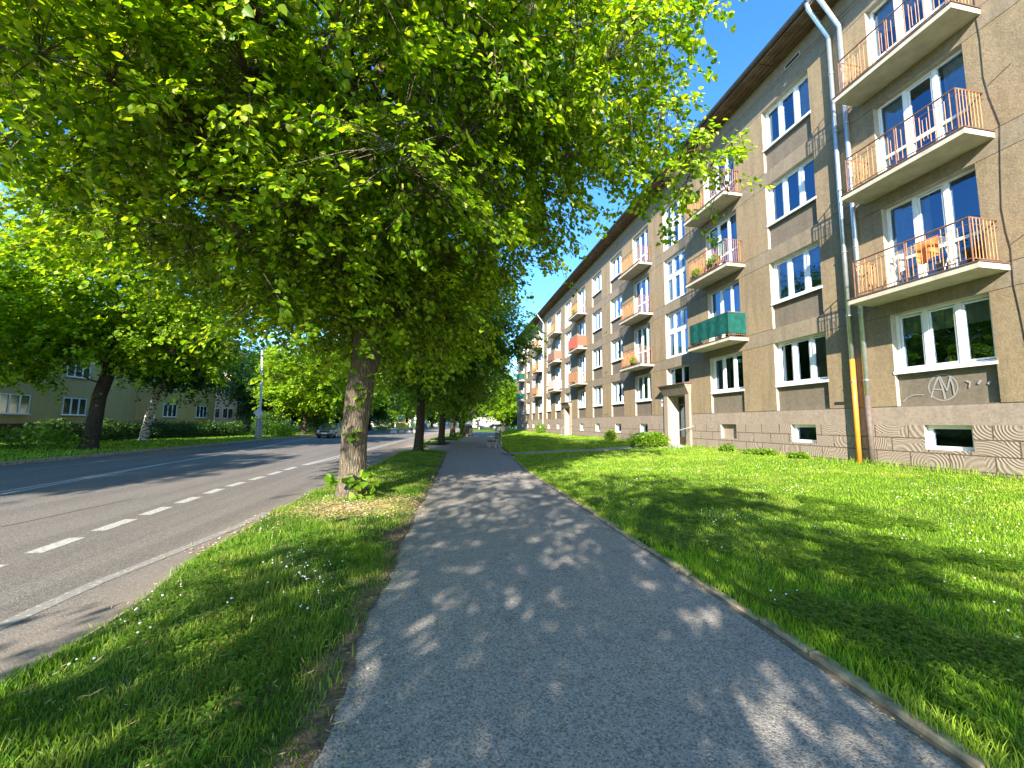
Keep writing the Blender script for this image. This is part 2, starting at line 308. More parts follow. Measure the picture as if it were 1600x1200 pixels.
def jit(f, amp, ph): return lambda y: f(y) + amp * (math.sin(y * 5.3 + ph) * .5 + math.sin(y * 12.7 + ph * 2) * .3 + math.sin(y * 2.1) * .3)
strip('path', lambda y: pathL(y) - .25, lambda y: pathR(y) + .02, np.arange(-40, 73, .5), K(0.0), 'path', 3, .004)
dv = MB(); dv.add([(-2.6, 22.9, -.02), (.6, 22.9, .001), (.8, 29.6, .001), (-2.4, 29.9, -.02)], [(0, 1, 2, 3)], 'path'); dv.add([(-2.2, 33.5, -.02), (1.2, 33.5, .001), (1.5, 38.5, .001), (-2.0, 38.5, -.02)], [(0, 1, 2, 3)], 'path')
kind(link('driveway_crossing', dv), 'structure')
ys2 = np.arange(-12, 22.81, .15)
vo = strip('verge', lambda y: roadR(y) + .0, lambda y: pathL(y) + .03 * math.sin(y * 3.1) + .012 * math.sin(y * 13.3 + 1) + .008 * math.sin(y * 29), np.arange(-12, 22.81, .07), verge_z, 'vturf', 30)
at = vo.data.attributes.new('soil', 'FLOAT', 'POINT'); co = np.empty(len(vo.data.vertices) * 3, np.float32); vo.data.vertices.foreach_get('co', co); co = co.reshape(-1, 3); dE = pathL(co[:, 1]) - co[:, 0]
n_ = .5 * np.sin(co[:, 0] * 3.1 + co[:, 1] * 2.2) * np.sin(co[:, 1] * 3.7 + 1) + .3 * np.sin(co[:, 0] * 9.3 - co[:, 1] * 6.1) + .2 * np.sin(co[:, 0] * 17 + co[:, 1] * 23)
at.data.foreach_set('value', np.clip(1.15 - dE / (.30 + .18 * n_), 0, 1).astype(np.float32))
v3 = strip('verge_island', lambda y: roadR(y) + .1, pathL, np.arange(39, 53, 1.0), verge_z, 'turf', 5)
strip('verge_patch', lambda y: roadR(y) + .05, lambda y: pathL(y) - .9, np.arange(30, 33.6, .5), verge_z, 'turf', 4)
strip('lawn', lambda y: pathR(y) + .13, K(11.6), np.arange(-14, 72, .5), lawn_z, 'turf', 16)
ov = strip('opposite_verge', K(-28), K(-14.85), np.arange(-20, 125, 5.0), lambda x, y: .06 + .2 * max(0, (-16 - x)) / 10, 'turf', 8)
lp = []
for t in np.linspace(0, 1, 24):
    cx, cy = 3.1 + (11.35 - 3.1) * t, 20.9 - 2.9 * t ** 1.3; lp.append((cx, cy))
V = []
for i, (cx, cy) in enumerate(lp):
    for s_ in (-.5, 0, .5):
        w = .55; V.append((cx - s_ * .25, cy + s_ * w * 2, float(lawn_z(cx, cy + s_)) + .012))
kind(link('entrance_path', npmesh('entrance_path', V, [(i * 3 + j, (i + 1) * 3 + j, (i + 1) * 3 + j + 1, i * 3 + j + 1) for i in range(23) for j in range(2)], mat='path')), 'structure')
# kerb stones
rng = random.Random(3)
strip('kerb_bed', lambda y: pathR(y) - .01, lambda y: pathR(y) + .22, np.arange(-12, 19.4, .5), K(.004), 'soil', 1, .004)
kb = MB(); y = -12.0
while y < 19.2:
    L = .96 if rng.random() < .7 else .46; x0, x1 = float(pathR(y)), float(pathR(y + L)); dz = rng.uniform(-.028, .0); dx = rng.uniform(-.02, .02)
    kb.add([(x0 + dx + a, y + .012, z) for a in (0.03, .115) for z in (-.1, .045 + dz)] + [(x1 + dx + a, y + L, z) for a in (0.03, .115) for z in (-.1, .045 + dz)],
           [(0, 1, 3, 2), (4, 6, 7, 5), (0, 4, 5, 1), (2, 3, 7, 6), (1, 5, 7, 3)], 'kerb'); y += L + .015
kind(bevel(link('kerb', kb), .012), 'structure')
kr = MB(); y = -20.0
while y < 60:
    L = .98; x0, x1 = float(roadR(y)), float(roadR(y + L)); dz = rng.uniform(-.01, .008)
    kr.add([(x0 + a, y + .01, z) for a in (-.04, .06) for z in (-.1, -.012 + dz)] + [(x1 + a, y + L, z) for a in (-.04, .06) for z in (-.1, -.012 + dz)],
           [(0, 1, 3, 2), (4, 6, 7, 5), (0, 4, 5, 1), (2, 3, 7, 6), (1, 5, 7, 3)], 'kerb'); y += 1.0
kind(link('road_kerb', kr), 'structure')
kl = MB(); kl.box(-14.92, -14.70, -20, 110, -.1, .07, 'kerb'); kind(link('opposite_kerb', kl), 'structure')
# markings (flat strips on the road)
def line(mb, pts, w, m, z=-.046):
    for (x0, y0), (x1, y1) in zip(pts[:-1], pts[1:]):
        mb.add([(x0 - w / 2, y0, z), (x0 + w / 2, y0, z), (x1 + w / 2, y1, z), (x1 - w / 2, y1, z)], [(0, 1, 2, 3)], m)
mk = MB(); s_ = 1.03
line(mk, [(-3.45, -10), (-3.42, 3.9), (-3.4, 4.8), (-3.22, 6.1), (-3.12, 7.0), (-3.1, 8.0)], .14, 'paintold')
dash = lut([(-10, -4.7), (5.3, -4.85), (7, -4.98), (9, -5.12), (11, -5.26), (13, -5.22), (17, -5.2)])
dy = [(a * s_, b_ * s_) for a, b_ in ((1.9, 2.8), (3.6, 4.4), (4.85, 5.35), (5.75, 6.4), (6.75, 7.45), (7.75, 8.4), (8.75, 9.4), (9.8, 10.45), (10.8, 11.5), (11.9, 12.6), (13.0, 13.8), (14.2, 15.1))]
for a, b_ in dy: line(mk, [(float(dash(a)), a), (float(dash(b_)), b_)], .2, 'paint')
for o_ in (0, .32): line(mk, [(-5.2 + o_ * .4, 16.2), (-4.95 + o_, 20), (-4.3 + o_, 30), (-3.4 + o_, 45), (0 + o_, 80)], .13, 'paint')
for o_ in (0, .28): line(mk, [(-9.1 - o_, -5), (-9.3 - o_, 10.3), (-9.6 - o_ * .7, 12.8), (-10.2 - o_ * .3, 17.3)], .12, 'paint')
line(mk, [(-10.2, 17.3), (-11.0, 26.2), (-12.1, 34), (-12.9, 44)], .18, 'paint')
line(mk, [(-12.9, 15), (-12.9, 60)], .14, 'paintold')
for i in range(6): line(mk, [(-13.9, 30 + i * 3), (-13.9, 31.2 + i * 3)], .12, 'paintold')
kind(link('road_markings', mk), 'structure')
sm = MB(); line(sm, [(-6.9, 5.0), (-6.5, 7.6), (-6.3, 9.6)], .022, 'wire', -.0465); kind(link('road_tar_seam', sm), 'structure')

# ------------------------------------------------------------------ apartment building on the right
WD = 1.93; PZ = 2.17; L1 = 4.577; ST = 2.95; FB = .529; ENDY = 62.5; NEARY = -6.0; TOPZ = 14.62
COLS = [(2.95, 'w'), (6.45, 'b'), (10.2, 'w'), (13.65, 'b'), (17.12, 's'), (20.65, 'b'), (24.15, 'w'), (27.7, 'w'), (31.25, 'b'), (35.0, 's'), (38.35, 'b'), (42.0, 'w'), (46.08, 'b'), (49.75, 'w'), (53.3, 'w'), (57.05, 'b')]
SILL = 1.55
Lz = [L1 + k * ST for k in range(4)]; Fz = [PZ] + [L1 + k * ST + FB for k in range(4)]
ybr = {NEARY, ENDY}; zbr = {-.3, 1.12, 1.70, PZ - .012, PZ + .012, TOPZ, .64, 3.12, 3.72, 14.06, 14.08}
for k in range(4):
    for z in (Lz[k], Lz[k] - .014, Fz[k + 1], Fz[k + 1] - .014, Lz[k] - SILL, Lz[k] - 2.42, Fz[k] + .06): zbr.add(round(z, 4))
for y0, t in COLS:
    ybr |= {y0, y0 + WD, y0 + .5, y0 + 1.4}
    if t == 's': ybr |= {y0 + .22, y0 + 1.73}
ys_ = sorted(round(v, 4) for v in ybr); zs_ = sorted(round(v, 4) for v in zbr)
def cell(y, z):
    """depth, front material, side material"""
    for y0, t in COLS:
        if y0 < y < y0 + WD:
            if t == 's':
                if y0 + .22 < y < y0 + 1.73 and .6 < z < 3.12: return .9, 'brown', 'reveal'
                if 3.72 < z < L1: return .55, 'dark', 'reveal'
                for k in (1, 2, 3):
                    if Lz[k] - 2.42 < z < Lz[k]: return .6, 'dark', 'reveal'
            else:
                for k in range(4):
                    if t == 'b' and k > 0:
                        if Fz[k] + .06 < z < Lz[k]: return .6, 'dark', 'reveal'
                    else:
                        if Lz[k] - SILL < z < Lz[k]: return .6, 'dark', 'reveal'
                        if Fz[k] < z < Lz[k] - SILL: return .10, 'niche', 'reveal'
                if y0 + .5 < y < y0 + 1.4 and 1.12 < z < 1.70:
                    if y0 in (13.65,): return .14, 'psmooth', 'reveal'
                    return .35, 'dark', 'reveal'
    if z < PZ - .012:
        return 0, ('plinth' if z < 1.70 else 'psmooth'), 'plinth'
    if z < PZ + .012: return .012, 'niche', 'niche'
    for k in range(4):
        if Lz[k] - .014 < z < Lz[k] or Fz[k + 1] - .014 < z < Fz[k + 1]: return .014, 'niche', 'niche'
        if Lz[k] < z < Fz[k + 1] - .014: return 0, ('band' if k < 3 else 'frieze'), 'band'
    if 14.06 < z < 14.08: return .014, 'niche', 'niche'
    if z > Lz[3]: return 0, 'frieze', 'frieze'
    return 0, 'wall', 'wall'
bw = MB()
cells = [[cell((ys_[i] + ys_[i + 1]) / 2, (zs_[j] + zs_[j + 1]) / 2) for j in range(len(zs_) - 1)] for i in range(len(ys_) - 1)]
for i in range(len(ys_) - 1):
    for j in range(len(zs_) - 1):
        d, m, sm_ = cells[i][j]; y0, y1, z0, z1 = ys_[i], ys_[i + 1], zs_[j], zs_[j + 1]; x = FX + d
        bw.add([(x, y0, z0), (x, y0, z1), (x, y1, z1), (x, y1, z0)], [(0, 1, 2, 3)], m)
        if i + 1 < len(ys_) - 1:
            d2, m2, s2 = cells[i + 1][j]
            if abs(d2 - d) > 1e-6:
                xa, xb = FX + min(d, d2), FX + max(d, d2); bw.add([(xa, y1, z0), (xa, y1, z1), (xb, y1, z1), (xb, y1, z0)], [(0, 1, 2, 3)], (sm_ if d > d2 else s2))
        if j + 1 < len(zs_) - 1:
            d2, m2, s2 = cells[i][j + 1]
            if abs(d2 - d) > 1e-6:
                xa, xb = FX + min(d, d2), FX + max(d, d2); bw.add([(xa, y0, z1), (xa, y1, z1), (xb, y1, z1), (xb, y0, z1)], [(0, 1, 2, 3)], (sm_ if d > d2 else s2))
bw.add([(FX, ENDY, -.3), (FX, ENDY, TOPZ), (23, ENDY, TOPZ), (23, ENDY, -.3)], [(0, 1, 2, 3)], 'wall')
bw.add([(FX, NEARY, -.3), (FX, NEARY, TOPZ), (23, NEARY, TOPZ), (23, NEARY, -.3)], [(3, 2, 1, 0)], 'wall')
bw.add([(23, NEARY, -.3), (23, NEARY, TOPZ), (23, ENDY, TOPZ), (23, ENDY, -.3)], [(3, 2, 1, 0)], 'wall')
B = thing('apartment_building', 'long four storey tan stucco apartment block with balconies beside the lawn', 'apartment block', (0, 0, 0))
link('wall', bw, B)
# roof with eaves
rf = MB(); EX = 10.78
rf.box(EX, FX + .05, NEARY - .3, ENDY + .4, TOPZ, TOPZ + .06, 'soffit')
rf.add([(EX - .02, NEARY - .35, TOPZ + .063), (EX - .02, ENDY + .45, TOPZ + .063), (17.2, ENDY + .45, TOPZ + 2.6), (17.2, NEARY - .35, TOPZ + 2.6)], [(0, 1, 2, 3)], 'roof')
rf.add([(EX - .02, NEARY - .35, TOPZ + .063), (EX - .02, ENDY + .45, TOPZ + .063), (EX - .02, ENDY + .45, TOPZ + .16), (EX - .02, NEARY - .35, TOPZ + .16)], [(0, 1, 2, 3)], 'roof')
rf.add([(17.2, NEARY - .35, TOPZ + 2.6), (17.2, ENDY + .45, TOPZ + 2.6), (23.6, ENDY + .45, TOPZ + .1), (23.6, NEARY - .35, TOPZ + .1)], [(0, 1, 2, 3)], 'roof')
rf.add([(EX, ENDY + .45, TOPZ + .06), (17.2, ENDY + .45, TOPZ + 2.6), (23.6, ENDY + .45, TOPZ + .1)], [(0, 1, 2)], 'wall')
rf.add([(EX, NEARY - .35, TOPZ + .06), (17.2, NEARY - .35, TOPZ + 2.6), (23.6, NEARY - .35, TOPZ + .1)], [(2, 1, 0)], 'wall')
y = NEARY
while y < ENDY:   # soffit boards, some missing or peeling
    w = .14
    for k_, x0 in enumerate((10.80, 10.97, 11.15, 11.32)):
        if rng.random() < .8: rf.box(x0, x0 + .155, y, y + 1.9, TOPZ - .022 - rng.random() * .006, TOPZ - .002, 'soffit')
    y += 1.93
ro = link('roof', rf, B)
for a, b_ in ((NEARY, 9.15), (9.3, 45.2), (45.3, ENDY + .4)):
    gt = MB(); n = 8; vs = []
    for yy in (a, b_):
        for k in range(n + 1):
            t = PI + PI * k / n; vs.append((EX - .09 + .085 * math.cos(t), yy, TOPZ + .13 + .085 * math.sin(t)))
    gt.add(vs, [(k, k + 1, n + 2 + k, n + 1 + k) for k in range(n)], 'gutter'); gt.tube([(EX - .175, a, TOPZ + .13), (EX - .175, b_, TOPZ + .13)], .012, 'gutter', 6)
    link('gutter', gt, ro)
# windows ------------------------------------------------
def frame_mesh(w, h, cols, rows, fw=.062, x=.0, dep=.07):
    mb = MB(); mb.box(x, x + dep, 0, w, 0, fw, 'frame'); mb.box(x, x + dep, 0, w, h - fw, h, 'frame'); mb.box(x, x + dep, 0, fw, fw, h - fw, 'frame'); mb.box(x, x + dep, w - fw, w, fw, h - fw, 'frame')
    for c_ in cols: mb.box(x - .006, x + dep - .006, c_ - .05, c_ + .05, fw + .001, h - fw - .001, 'frame')
    for z_, c0, c1, hw in rows: mb.box(x - .004, x + dep - .004, c0, c1, z_ - hw, z_ + hw, 'frame')
    return mb
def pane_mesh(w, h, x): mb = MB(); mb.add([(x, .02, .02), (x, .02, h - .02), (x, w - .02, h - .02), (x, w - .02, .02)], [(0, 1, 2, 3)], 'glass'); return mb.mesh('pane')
def sash(mb, y0, y1, z0, z1, x, w=.038):
    mb.box(x, x + .03, y0, y1, z0, z0 + w, 'frame'); mb.box(x, x + .03, y0, y1, z1 - w, z1, 'frame'); mb.box(x, x + .03, y0, y0 + w, z0 + w, z1 - w, 'frame'); mb.box(x, x + .03, y1 - w, y1, z0 + w, z1 - w, 'frame')
def curtain_mesh(w, z0, z1, seed, mode):
    r = random.Random(seed); mb = MB(); n = 60; segs = []
    if mode == 'full': segs = [(0.05, w - .05)]
    elif mode == 'sides': segs = [(.05, w * .28), (w * .74, w - .05)]
    elif mode == 'left': segs = [(w * .55, w - .05)]
    elif mode == 'right': segs = [(.05, w * .36)]
    elif mode == 'half': segs = [(.05, w - .05)]; z1_ = z1; z0 = z1 - (z1 - z0) * .38
    for a, b_ in segs:
        k = max(6, int((b_ - a) * 34)); vs = []
        for i in range(k + 1):
            y = a + (b_ - a) * i / k; x = .03 * math.sin(i * 1.35 + seed) + .012 * math.sin(i * .37)
            vs += [(x, y, z0), (x * .6, y, z1)]
        mb.add(vs, [(2 * i, 2 * i + 1, 2 * i + 3, 2 * i + 2) for i in range(k)], 'curtain')
    return mb.mesh('curtain', True)
WH = SILL
fm_w = frame_mesh(WD, WH - .04, (WD / 3, WD * 2 / 3), ()); sash(fm_w, .08, WD / 3 - .06, .08, WH - .12, .012); sash(fm_w, WD / 3 + .06, WD * 2 / 3 - .06, .08, WH - .12, .012); sash(fm_w, WD * 2 / 3 + .06, WD - .08, .08, WH - .12, .012)
fm_w = fm_w.mesh('frame'); pm_w = pane_mesh(WD, WH - .04, .045)
sb = MB(); sb.box(-.19, .03, -.02, WD + .02, -.035, -.003, 'frame'); sb.box(-.185, -.165, -.02, WD + .02, -.07, -.036, 'frame'); sill_m = sb.mesh('sill')
DH = Lz[1] - Fz[1] - .06
fm_b = frame_mesh(WD, DH, (WD / 3, WD * 2 / 3), ((.84, .05, WD / 3 - .05, .035), (.84, WD / 3 + .05, WD * 2 / 3 - .05, .05), (.84, WD * 2 / 3 + .05, WD - .05, .035)))
sash(fm_b, WD / 3 + .06, WD * 2 / 3 - .06, .08, DH - .08, .012); fm_b = fm_b.mesh('frame'); pm_b = pane_mesh(WD, DH, .045)
SH = 2.42; fm_s = frame_mesh(WD, SH, (WD / 3, WD * 2 / 3), ((SH * .585, .05, WD - .05, .09),), .09)
for k in range(3): sash(fm_s, WD * k / 3 + .08, WD * (k + 1) / 3 - .08, .1, SH * .585 - .1, .01); sash(fm_s, WD * k / 3 + .08, WD * (k + 1) / 3 - .08, SH * .585 + .1, SH - .1, .01)
fm_s = fm_s.mesh('frame'); pm_s = pane_mesh(WD, SH, .045)
fm_t = frame_mesh(WD, L1 - 3.72, (WD * .42,), (), .05).mesh('frame'); pm_t = pane_mesh(WD, L1 - 3.72, .045)
fm_c = frame_mesh(.9, .58, (), (), .09); fm_c = fm_c.mesh('frame'); pm_c = pane_mesh(.9, .58, .04)
curt = {}
def put_window(y0, z0, fm, pm, h, x=.17, sill=True, ck=None):
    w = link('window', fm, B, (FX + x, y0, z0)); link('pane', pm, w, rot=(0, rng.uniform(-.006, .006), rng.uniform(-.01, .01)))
    if sill: link('sill', sill_m, w)
    if ck:
        key = (ck, round(h, 2), int(y0 * 7) % 3)
        if key not in curt: curt[key] = curtain_mesh(WD, .03, h, key[2] + 1, ck)
        link('curtain', curt[key], w, (.13, 0, 0))
    return w
modes = ['full', 'sides', 'half', 'right', 'left', 'full', 'half', 'sides', None, 'full']
fixed = {(10.2, 0): 'right', (10.2, 1): 'half', (10.2, 2): None, (13.65, 0): 'left', (6.45, 0): 'half', (6.45, 1): 'left', (6.45, 2): 'sides', (13.65, 1): 'sides'}
for ci, (y0, t) in enumerate(COLS):
    for k in range(4):
        ck = fixed.get((y0, k), modes[(ci * 7 + k * 3) % len(modes)])
        if t == 's':
            if k: put_window(y0, Lz[k] - SH, fm_s, pm_s, SH, .14, False, (None, 'right', 'left')[(ci + k) % 3])
            else: put_window(y0, 3.72, fm_t, pm_t, .85, .2, False)
        elif t == 'b' and k: put_window(y0, Fz[k] + .06, fm_b, pm_b, DH, .17, False, ck)
        else: put_window(y0, Lz[k] - WH + .04, fm_w, pm_w, WH - .04, .17, True, ck)
    if t != 's' and y0 != 13.65:
        w = link('basement_window', fm_c, B, (FX + .12, y0 + .5, 1.12)); link('pane', pm_c, w)
# white plaster reveals for the cellar window near the joint
# balconies ---------------------------------------------
SL0, SL1, BD = -.36, 2.30, .82
slab = MB(); slab.box(-BD, 0.0, SL0, SL1, 0, .125, 'slab'); slab.box(-BD - .02, 0.0, SL0 - .02, SL1 + .02, .127, .152, 'slabtile'); slab_m = slab.mesh('balcony')
rl = MB(); X0, YA, YB = -BD + .07, SL0 + .12, SL1 - .14; ZT = 1.14; ZB = .25
rl.tube([(0, YA, ZT), (X0, YA, ZT), (X0, YB, ZT), (0, YB, ZT)], .021, 'railb', 6); rl.tube([(0, YA, ZB), (X0, YA, ZB), (X0, YB, ZB), (0, YB, ZB)], .013, 'railb', 6)
for yy in (YA, YB, (YA + YB) / 2): rl.tube([(X0, yy, .14), (X0, yy, ZT)], .016, 'railb', 6)
y = YA + .11; k = 0
while y < YB - .05:
    if k % 7 not in (5, ): rl.tube([(X0, y, ZB), (X0, y, ZT - (.0 if k % 7 in (0, 4) else .14))], .0085, 'rail', 5)
    else:
        for yy in (y - .04, y + .04): rl.tube([(X0, yy, ZB + .12), (X0, yy, ZT - .25)], .006, 'rail', 4)
        for zz in (ZB + .12, ZT - .25): rl.tube([(X0, y - .04, zz), (X0, y + .04, zz)], .006, 'rail', 4)
    y += .095; k += 1
for zz in (ZT - .14,): rl.tube([(0, YA, zz), (X0, YA, zz), (X0, YB, zz), (0, YB, zz)], .008, 'railb', 5)
for yy in (YA, YB):
    for q_ in range(7): xx = X0 + .09 + q_ * .095; rl.tube([(xx, yy, ZB), (xx, yy, ZT)], .0095, 'rail', 5)
rail_m = rl.mesh('railing')
def screen_mesh(m, z0=.3, z1=1.12, far=True, near=True, ya=YA, yb=YB):
    mb = MB(); n = 24; x = X0 - .03; pts = []
    if near: pts += [(0, ya - .025), (x, ya - .025)]
    pts += [(x + .012 * math.sin(i * 1.1), ya + (yb - ya) * i / n) for i in range(n + 1)]
    if far: pts += [(x, yb + .025), (0, yb + .025)]
    vs = [(px, py, z) for px, py in pts for z in (z0, z1)]; mb.add(vs, [(2 * i, 2 * i + 2, 2 * i + 3, 2 * i + 1) for i in range(len(pts) - 1)], m); return mb.mesh('screen')
screens = {(13.65, 1): 'green', (31.25, 2): 'redcloth', (31.25, 1): 'oscreen', (38.35, 1): 'beige', (38.35, 2): 'brownscreen', (46.08, 1): 'oscreen', (57.05, 1): 'green', (57.05, 2): 'green', (57.05, 3): 'green'}
for y0, t in COLS:
    if t != 'b': continue
    for k in (1, 2, 3):
        zs = 4.91 + (k - 1) * ST; bo = link('balcony', slab_m, B, (FX, y0, zs)); link('railing', rail_m, bo)
        if (y0, k) in screens: link('screen', screen_mesh(screens[(y0, k)], near=(screens[(y0, k)] != 'oscreen')), bo)
# entrances ----------------------------------------------
for y0 in (17.12, 35.0):
    su = MB(); a, b_ = y0 - .1, y0 + WD + .16; da, db = y0 + .22, y0 + 1.73; x0 = FX - .12
    su.box(x0, FX - .003, a, da, .55, 3.12, 'psmooth'); su.box(x0, FX - .003, db, b_, .55, 3.12, 'psmooth')
    su.add([(x0, a, 3.12), (x0, b_, 3.12), (FX - .38, b_ + .06, 3.60), (FX - .38, a - .06, 3.60), (FX - .003, a, 3.12), (FX - .003, b_, 3.12), (FX - .003, b_ + .06, 3.60), (FX - .003, a - .06, 3.60)],
           [(0, 1, 2, 3), (0, 4, 5, 1), (1, 5, 6, 2), (0, 3, 7, 4), (3, 2, 6, 7)], 'psmooth')
    su.box(FX - .42, FX - .003, a - .1, b_ + .1, 3.603, 3.66, 'slabtile'); su.box(FX - .6, FX + .5, da - .1, db + .1, .4, .66, 'concrete')
    bevel(link('entrance_surround', su, B), .008)
    dr = MB(); X = FX + .5; dr.box(X, X + .06, da, da + .09, .66, 3.12, 'brown'); dr.box(X, X + .06, db - .09, db, .66, 3.12, 'brown'); dr.box(X, X + .06, da + .09, db - .09, 3.02, 3.12, 'brown'); dr.box(X, X + .06, da + .09, db - .09, 2.66, 2.72, 'brown')
    m_ = da + 1.0; dr.box(X, X + .05, m_ - .04, m_ + .04, .66, 3.02, 'brown'); dr.box(X + .005, X + .05, da + .09, m_ - .04, .66, 1.05, 'brown'); dr.box(X + .005, X + .05, m_ + .04, db - .09, .66, 1.05, 'brown')
    dr.box(X, X + .05, da + .09, m_ - .04, 1.75, 1.82, 'brown')
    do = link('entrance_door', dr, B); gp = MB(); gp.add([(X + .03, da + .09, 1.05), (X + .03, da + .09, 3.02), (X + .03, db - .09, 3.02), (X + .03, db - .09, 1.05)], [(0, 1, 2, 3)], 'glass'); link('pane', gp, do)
    hd = MB(); hd.tube([(X - .05, m_ - .1, 1.55), (X - .05, m_ - .1, 1.95)], .012, 'metal', 6); hd.tube([(X - .05, m_ - .1, 1.57), (X, m_ - .1, 1.57)], .01, 'metal', 5); hd.tube([(X - .05, m_ - .1, 1.93), (X, m_ - .1, 1.93)], .01, 'metal', 5); link('handle', hd, do)
    hr = MB()
    hr.tube([(FX - 1.0, a - .2, .5), (FX - 1.0, a - .2, 1.35), (FX - .05, a - .2, 1.6)], .02, 'metal', 6); link('handrail', hr, B)
    for zz in (2.62, 2.9):
        pl = MB(); pl.box(FX - .012, FX - .003, b_ + .22, b_ + .42, zz, zz + .18, 'white'); link('number_plate', pl, B)
# downpipes ----------------------------------------------
def downpipe(y, segs, topdy=0):
    r = .062; mb = MB(); x = FX - .1
    for z0, z1, m, rr in segs: mb.tube([(x, y, z0), (x, y, z1)], rr, m, 12)
    zt = segs[-1][1]; mb.tube([(x, y, zt - .01), (x, y, zt + .08), (EX - .05, y + topdy, TOPZ - .12), (EX - .09, y + topdy, TOPZ + .06)], r, 'zinc', 12)
    for zz in np.arange(2.9, zt, 1.9): mb.tube([(x, y, zz), (x, y, zz + .03)], r + .012, 'zinc', 12)
    o = link('downpipe', mb, B)
    for p in o.data.polygons: p.use_smooth = len(p.vertices) == 4
    return o
downpipe(9.36, [(.55, 3.55, 'orangepipe', .062), (3.5, 13.6, 'zinc', .058)])
downpipe(9.02, [(.55, 2.5, 'brownpipe', .068), (2.45, 13.6, 'zinc', .062)])
downpipe(45.2, [(.55, 13.6, 'white', .062)])
# cable on the wall
cb = MB(); cx = FX - .012
cp = [(6.16, 12.4), (6.15, 10.73), (6.15, 10.24), (6.15, 9.35), (6.09, 8.83), (6.0, 8.1), (6.05, 7.18), (6.11, 6.28), (6.1, 5.76), (6.05, 5.37), (6.05, 4.6), (6.03, 4.04), (6.0, 3.4), (5.95, 2.4), (5.93, .6)]
cb.tube([(cx + .004, y + .015 * math.sin(z * 3), z) for y, z in cp], .007, 'wire', 5); cb.tube([(cx, 6.09, 9.1), (cx, 5.72, 9.26)], .005, 'wire', 4); cb.tube([(cx, 6.04, 5.44), (cx, 5.7, 5.64)], .005, 'wire', 4); link('cable', cb, B)
# frieze vents and little wall holes
for yv in (10.4, 24.5, 42.5):
    vt = MB(); vt.box(FX - .02, FX - .002, yv, yv + .62, 14.12, 14.15, 'reveal'); vt.box(FX - .02, FX - .002, yv, yv + .62, 14.27, 14.30, 'reveal'); vt.box(FX - .02, FX - .002, yv, yv + .03, 14.15, 14.27, 'reveal'); vt.box(FX - .02, FX - .002, yv + .59, yv + .62, 14.15, 14.27, 'reveal'); vt.box(FX - .006, FX - .002, yv + .03, yv + .59, 14.15, 14.27, 'dark'); link('vent', vt, B)
for yv, zv in ((26.75, 5.35), (27.05, 5.35), (26.75, 8.3), (27.05, 8.3), (26.7, 2.3), (27.1, 2.3), (9.75, 2.28)):
    vt = MB(); vt.box(FX - .004, FX - .002, yv, yv + (.3 if yv < 10 else .14), zv, zv + .09, 'dark'); link('wall_hole', vt, B)
# graffiti on the spandrel: a ring with A and M strokes
gf = MB(); gx = FX + .096
def stroke(pts, w=.03):
    P = [Vector((0, a, b_)) for a, b_ in pts]
    for i in range(len(P) - 1):
        d = (P[i + 1] - P[i]).normalized(); n = Vector((0, -d.z, d.y)) * w / 2; e = d * w * .3
        vs = [P[i] - e + n, P[i + 1] + e + n, P[i + 1] + e - n, P[i] - e - n]; gf.add([(gx - .0012 * (i % 2), v.y, v.z) for v in vs], [(0, 1, 2, 3)], 'chalk')
cy, cz, R = 7.47, 2.59, .29
stroke([(cy + R * .95 * math.cos(t), cz + R * 1.06 * math.sin(t)) for t in np.linspace(-.4, 5.6, 26)], .026)
gx -= .002; stroke([(cy + .24, cz - .22), (cy + .16, cz + .05), (cy + .06, cz + .27)], .035); gx -= .002; stroke([(cy + .06, cz + .28), (cy + .0, cz - .02), (cy - .03, cz - .27)], .04); gx -= .002; stroke([(cy + .19, cz - .03), (cy - .02, cz - .06)], .03)
gx -= .002; stroke([(cy + .03, cz + .26), (cy - .08, cz - .08), (cy - .16, cz + .22)], .032); gx -= .002; stroke([(cy - .16, cz + .24), (cy - .2, cz + .02), (cy - .21, cz - .17)], .032)
gx -= .002; stroke([(8.3, 2.30), (8.2, 2.40), (8.05, 2.45), (7.85, 2.44)], .022); gx -= .002; stroke([(6.98, 2.55), (6.96, 2.66), (7.02, 2.7)], .03); stroke([(6.82, 2.62), (6.78, 2.68)], .05); stroke([(6.66, 2.6), (6.63, 2.64)], .04)
link('graffiti', gf, B)

# ------------------------------------------------------------------ trees
def leaves_mesh(P, D, Nn, size, mat, kind_='folded', name='crown', rs=None, w=.42, mats=None, mi=None):
    n = len(P); D = D / np.linalg.norm(D, axis=1, keepdims=True); Sd = np.cross(Nn, D); Sd /= np.linalg.norm(Sd, axis=1, keepdims=True) + 1e-9; Nn = np.cross(D, Sd)
    s = size[:, None]
    if kind_ == 'folded':
        V = np.stack([P, P + D * s * .18 + Sd * s * w + Nn * s * .10, P + D * s * .62 + Sd * s * w * .82 + Nn * s * .10, P + D * s - Nn * s * .1,
                      P + D * s * .62 - Sd * s * w * .82 + Nn * s * .10, P + D * s * .18 - Sd * s * w + Nn * s * .10], 1)
        b0 = np.arange(n)[:, None] * 6; F = np.concatenate([b0 + [0, 1, 2, 3], b0 + [0, 3, 4, 5]], 1).reshape(-1, 4); rep = 2
    else:
        V = np.stack([P, P + D * s * .5 + Sd * s * w, P + D * s, P + D * s * .5 - Sd * s * w], 1); b0 = np.arange(n)[:, None] * 4; F = b0 + [0, 1, 2, 3]; rep = 1
    return npmesh(name, V.reshape(-1, 3), F, mat=mat, mats=mats, mi4=(np.repeat(mi, rep) if mi is not None else None))
def unit(v): return v / (np.linalg.norm(v, axis=-1, keepdims=True) + 1e-9)
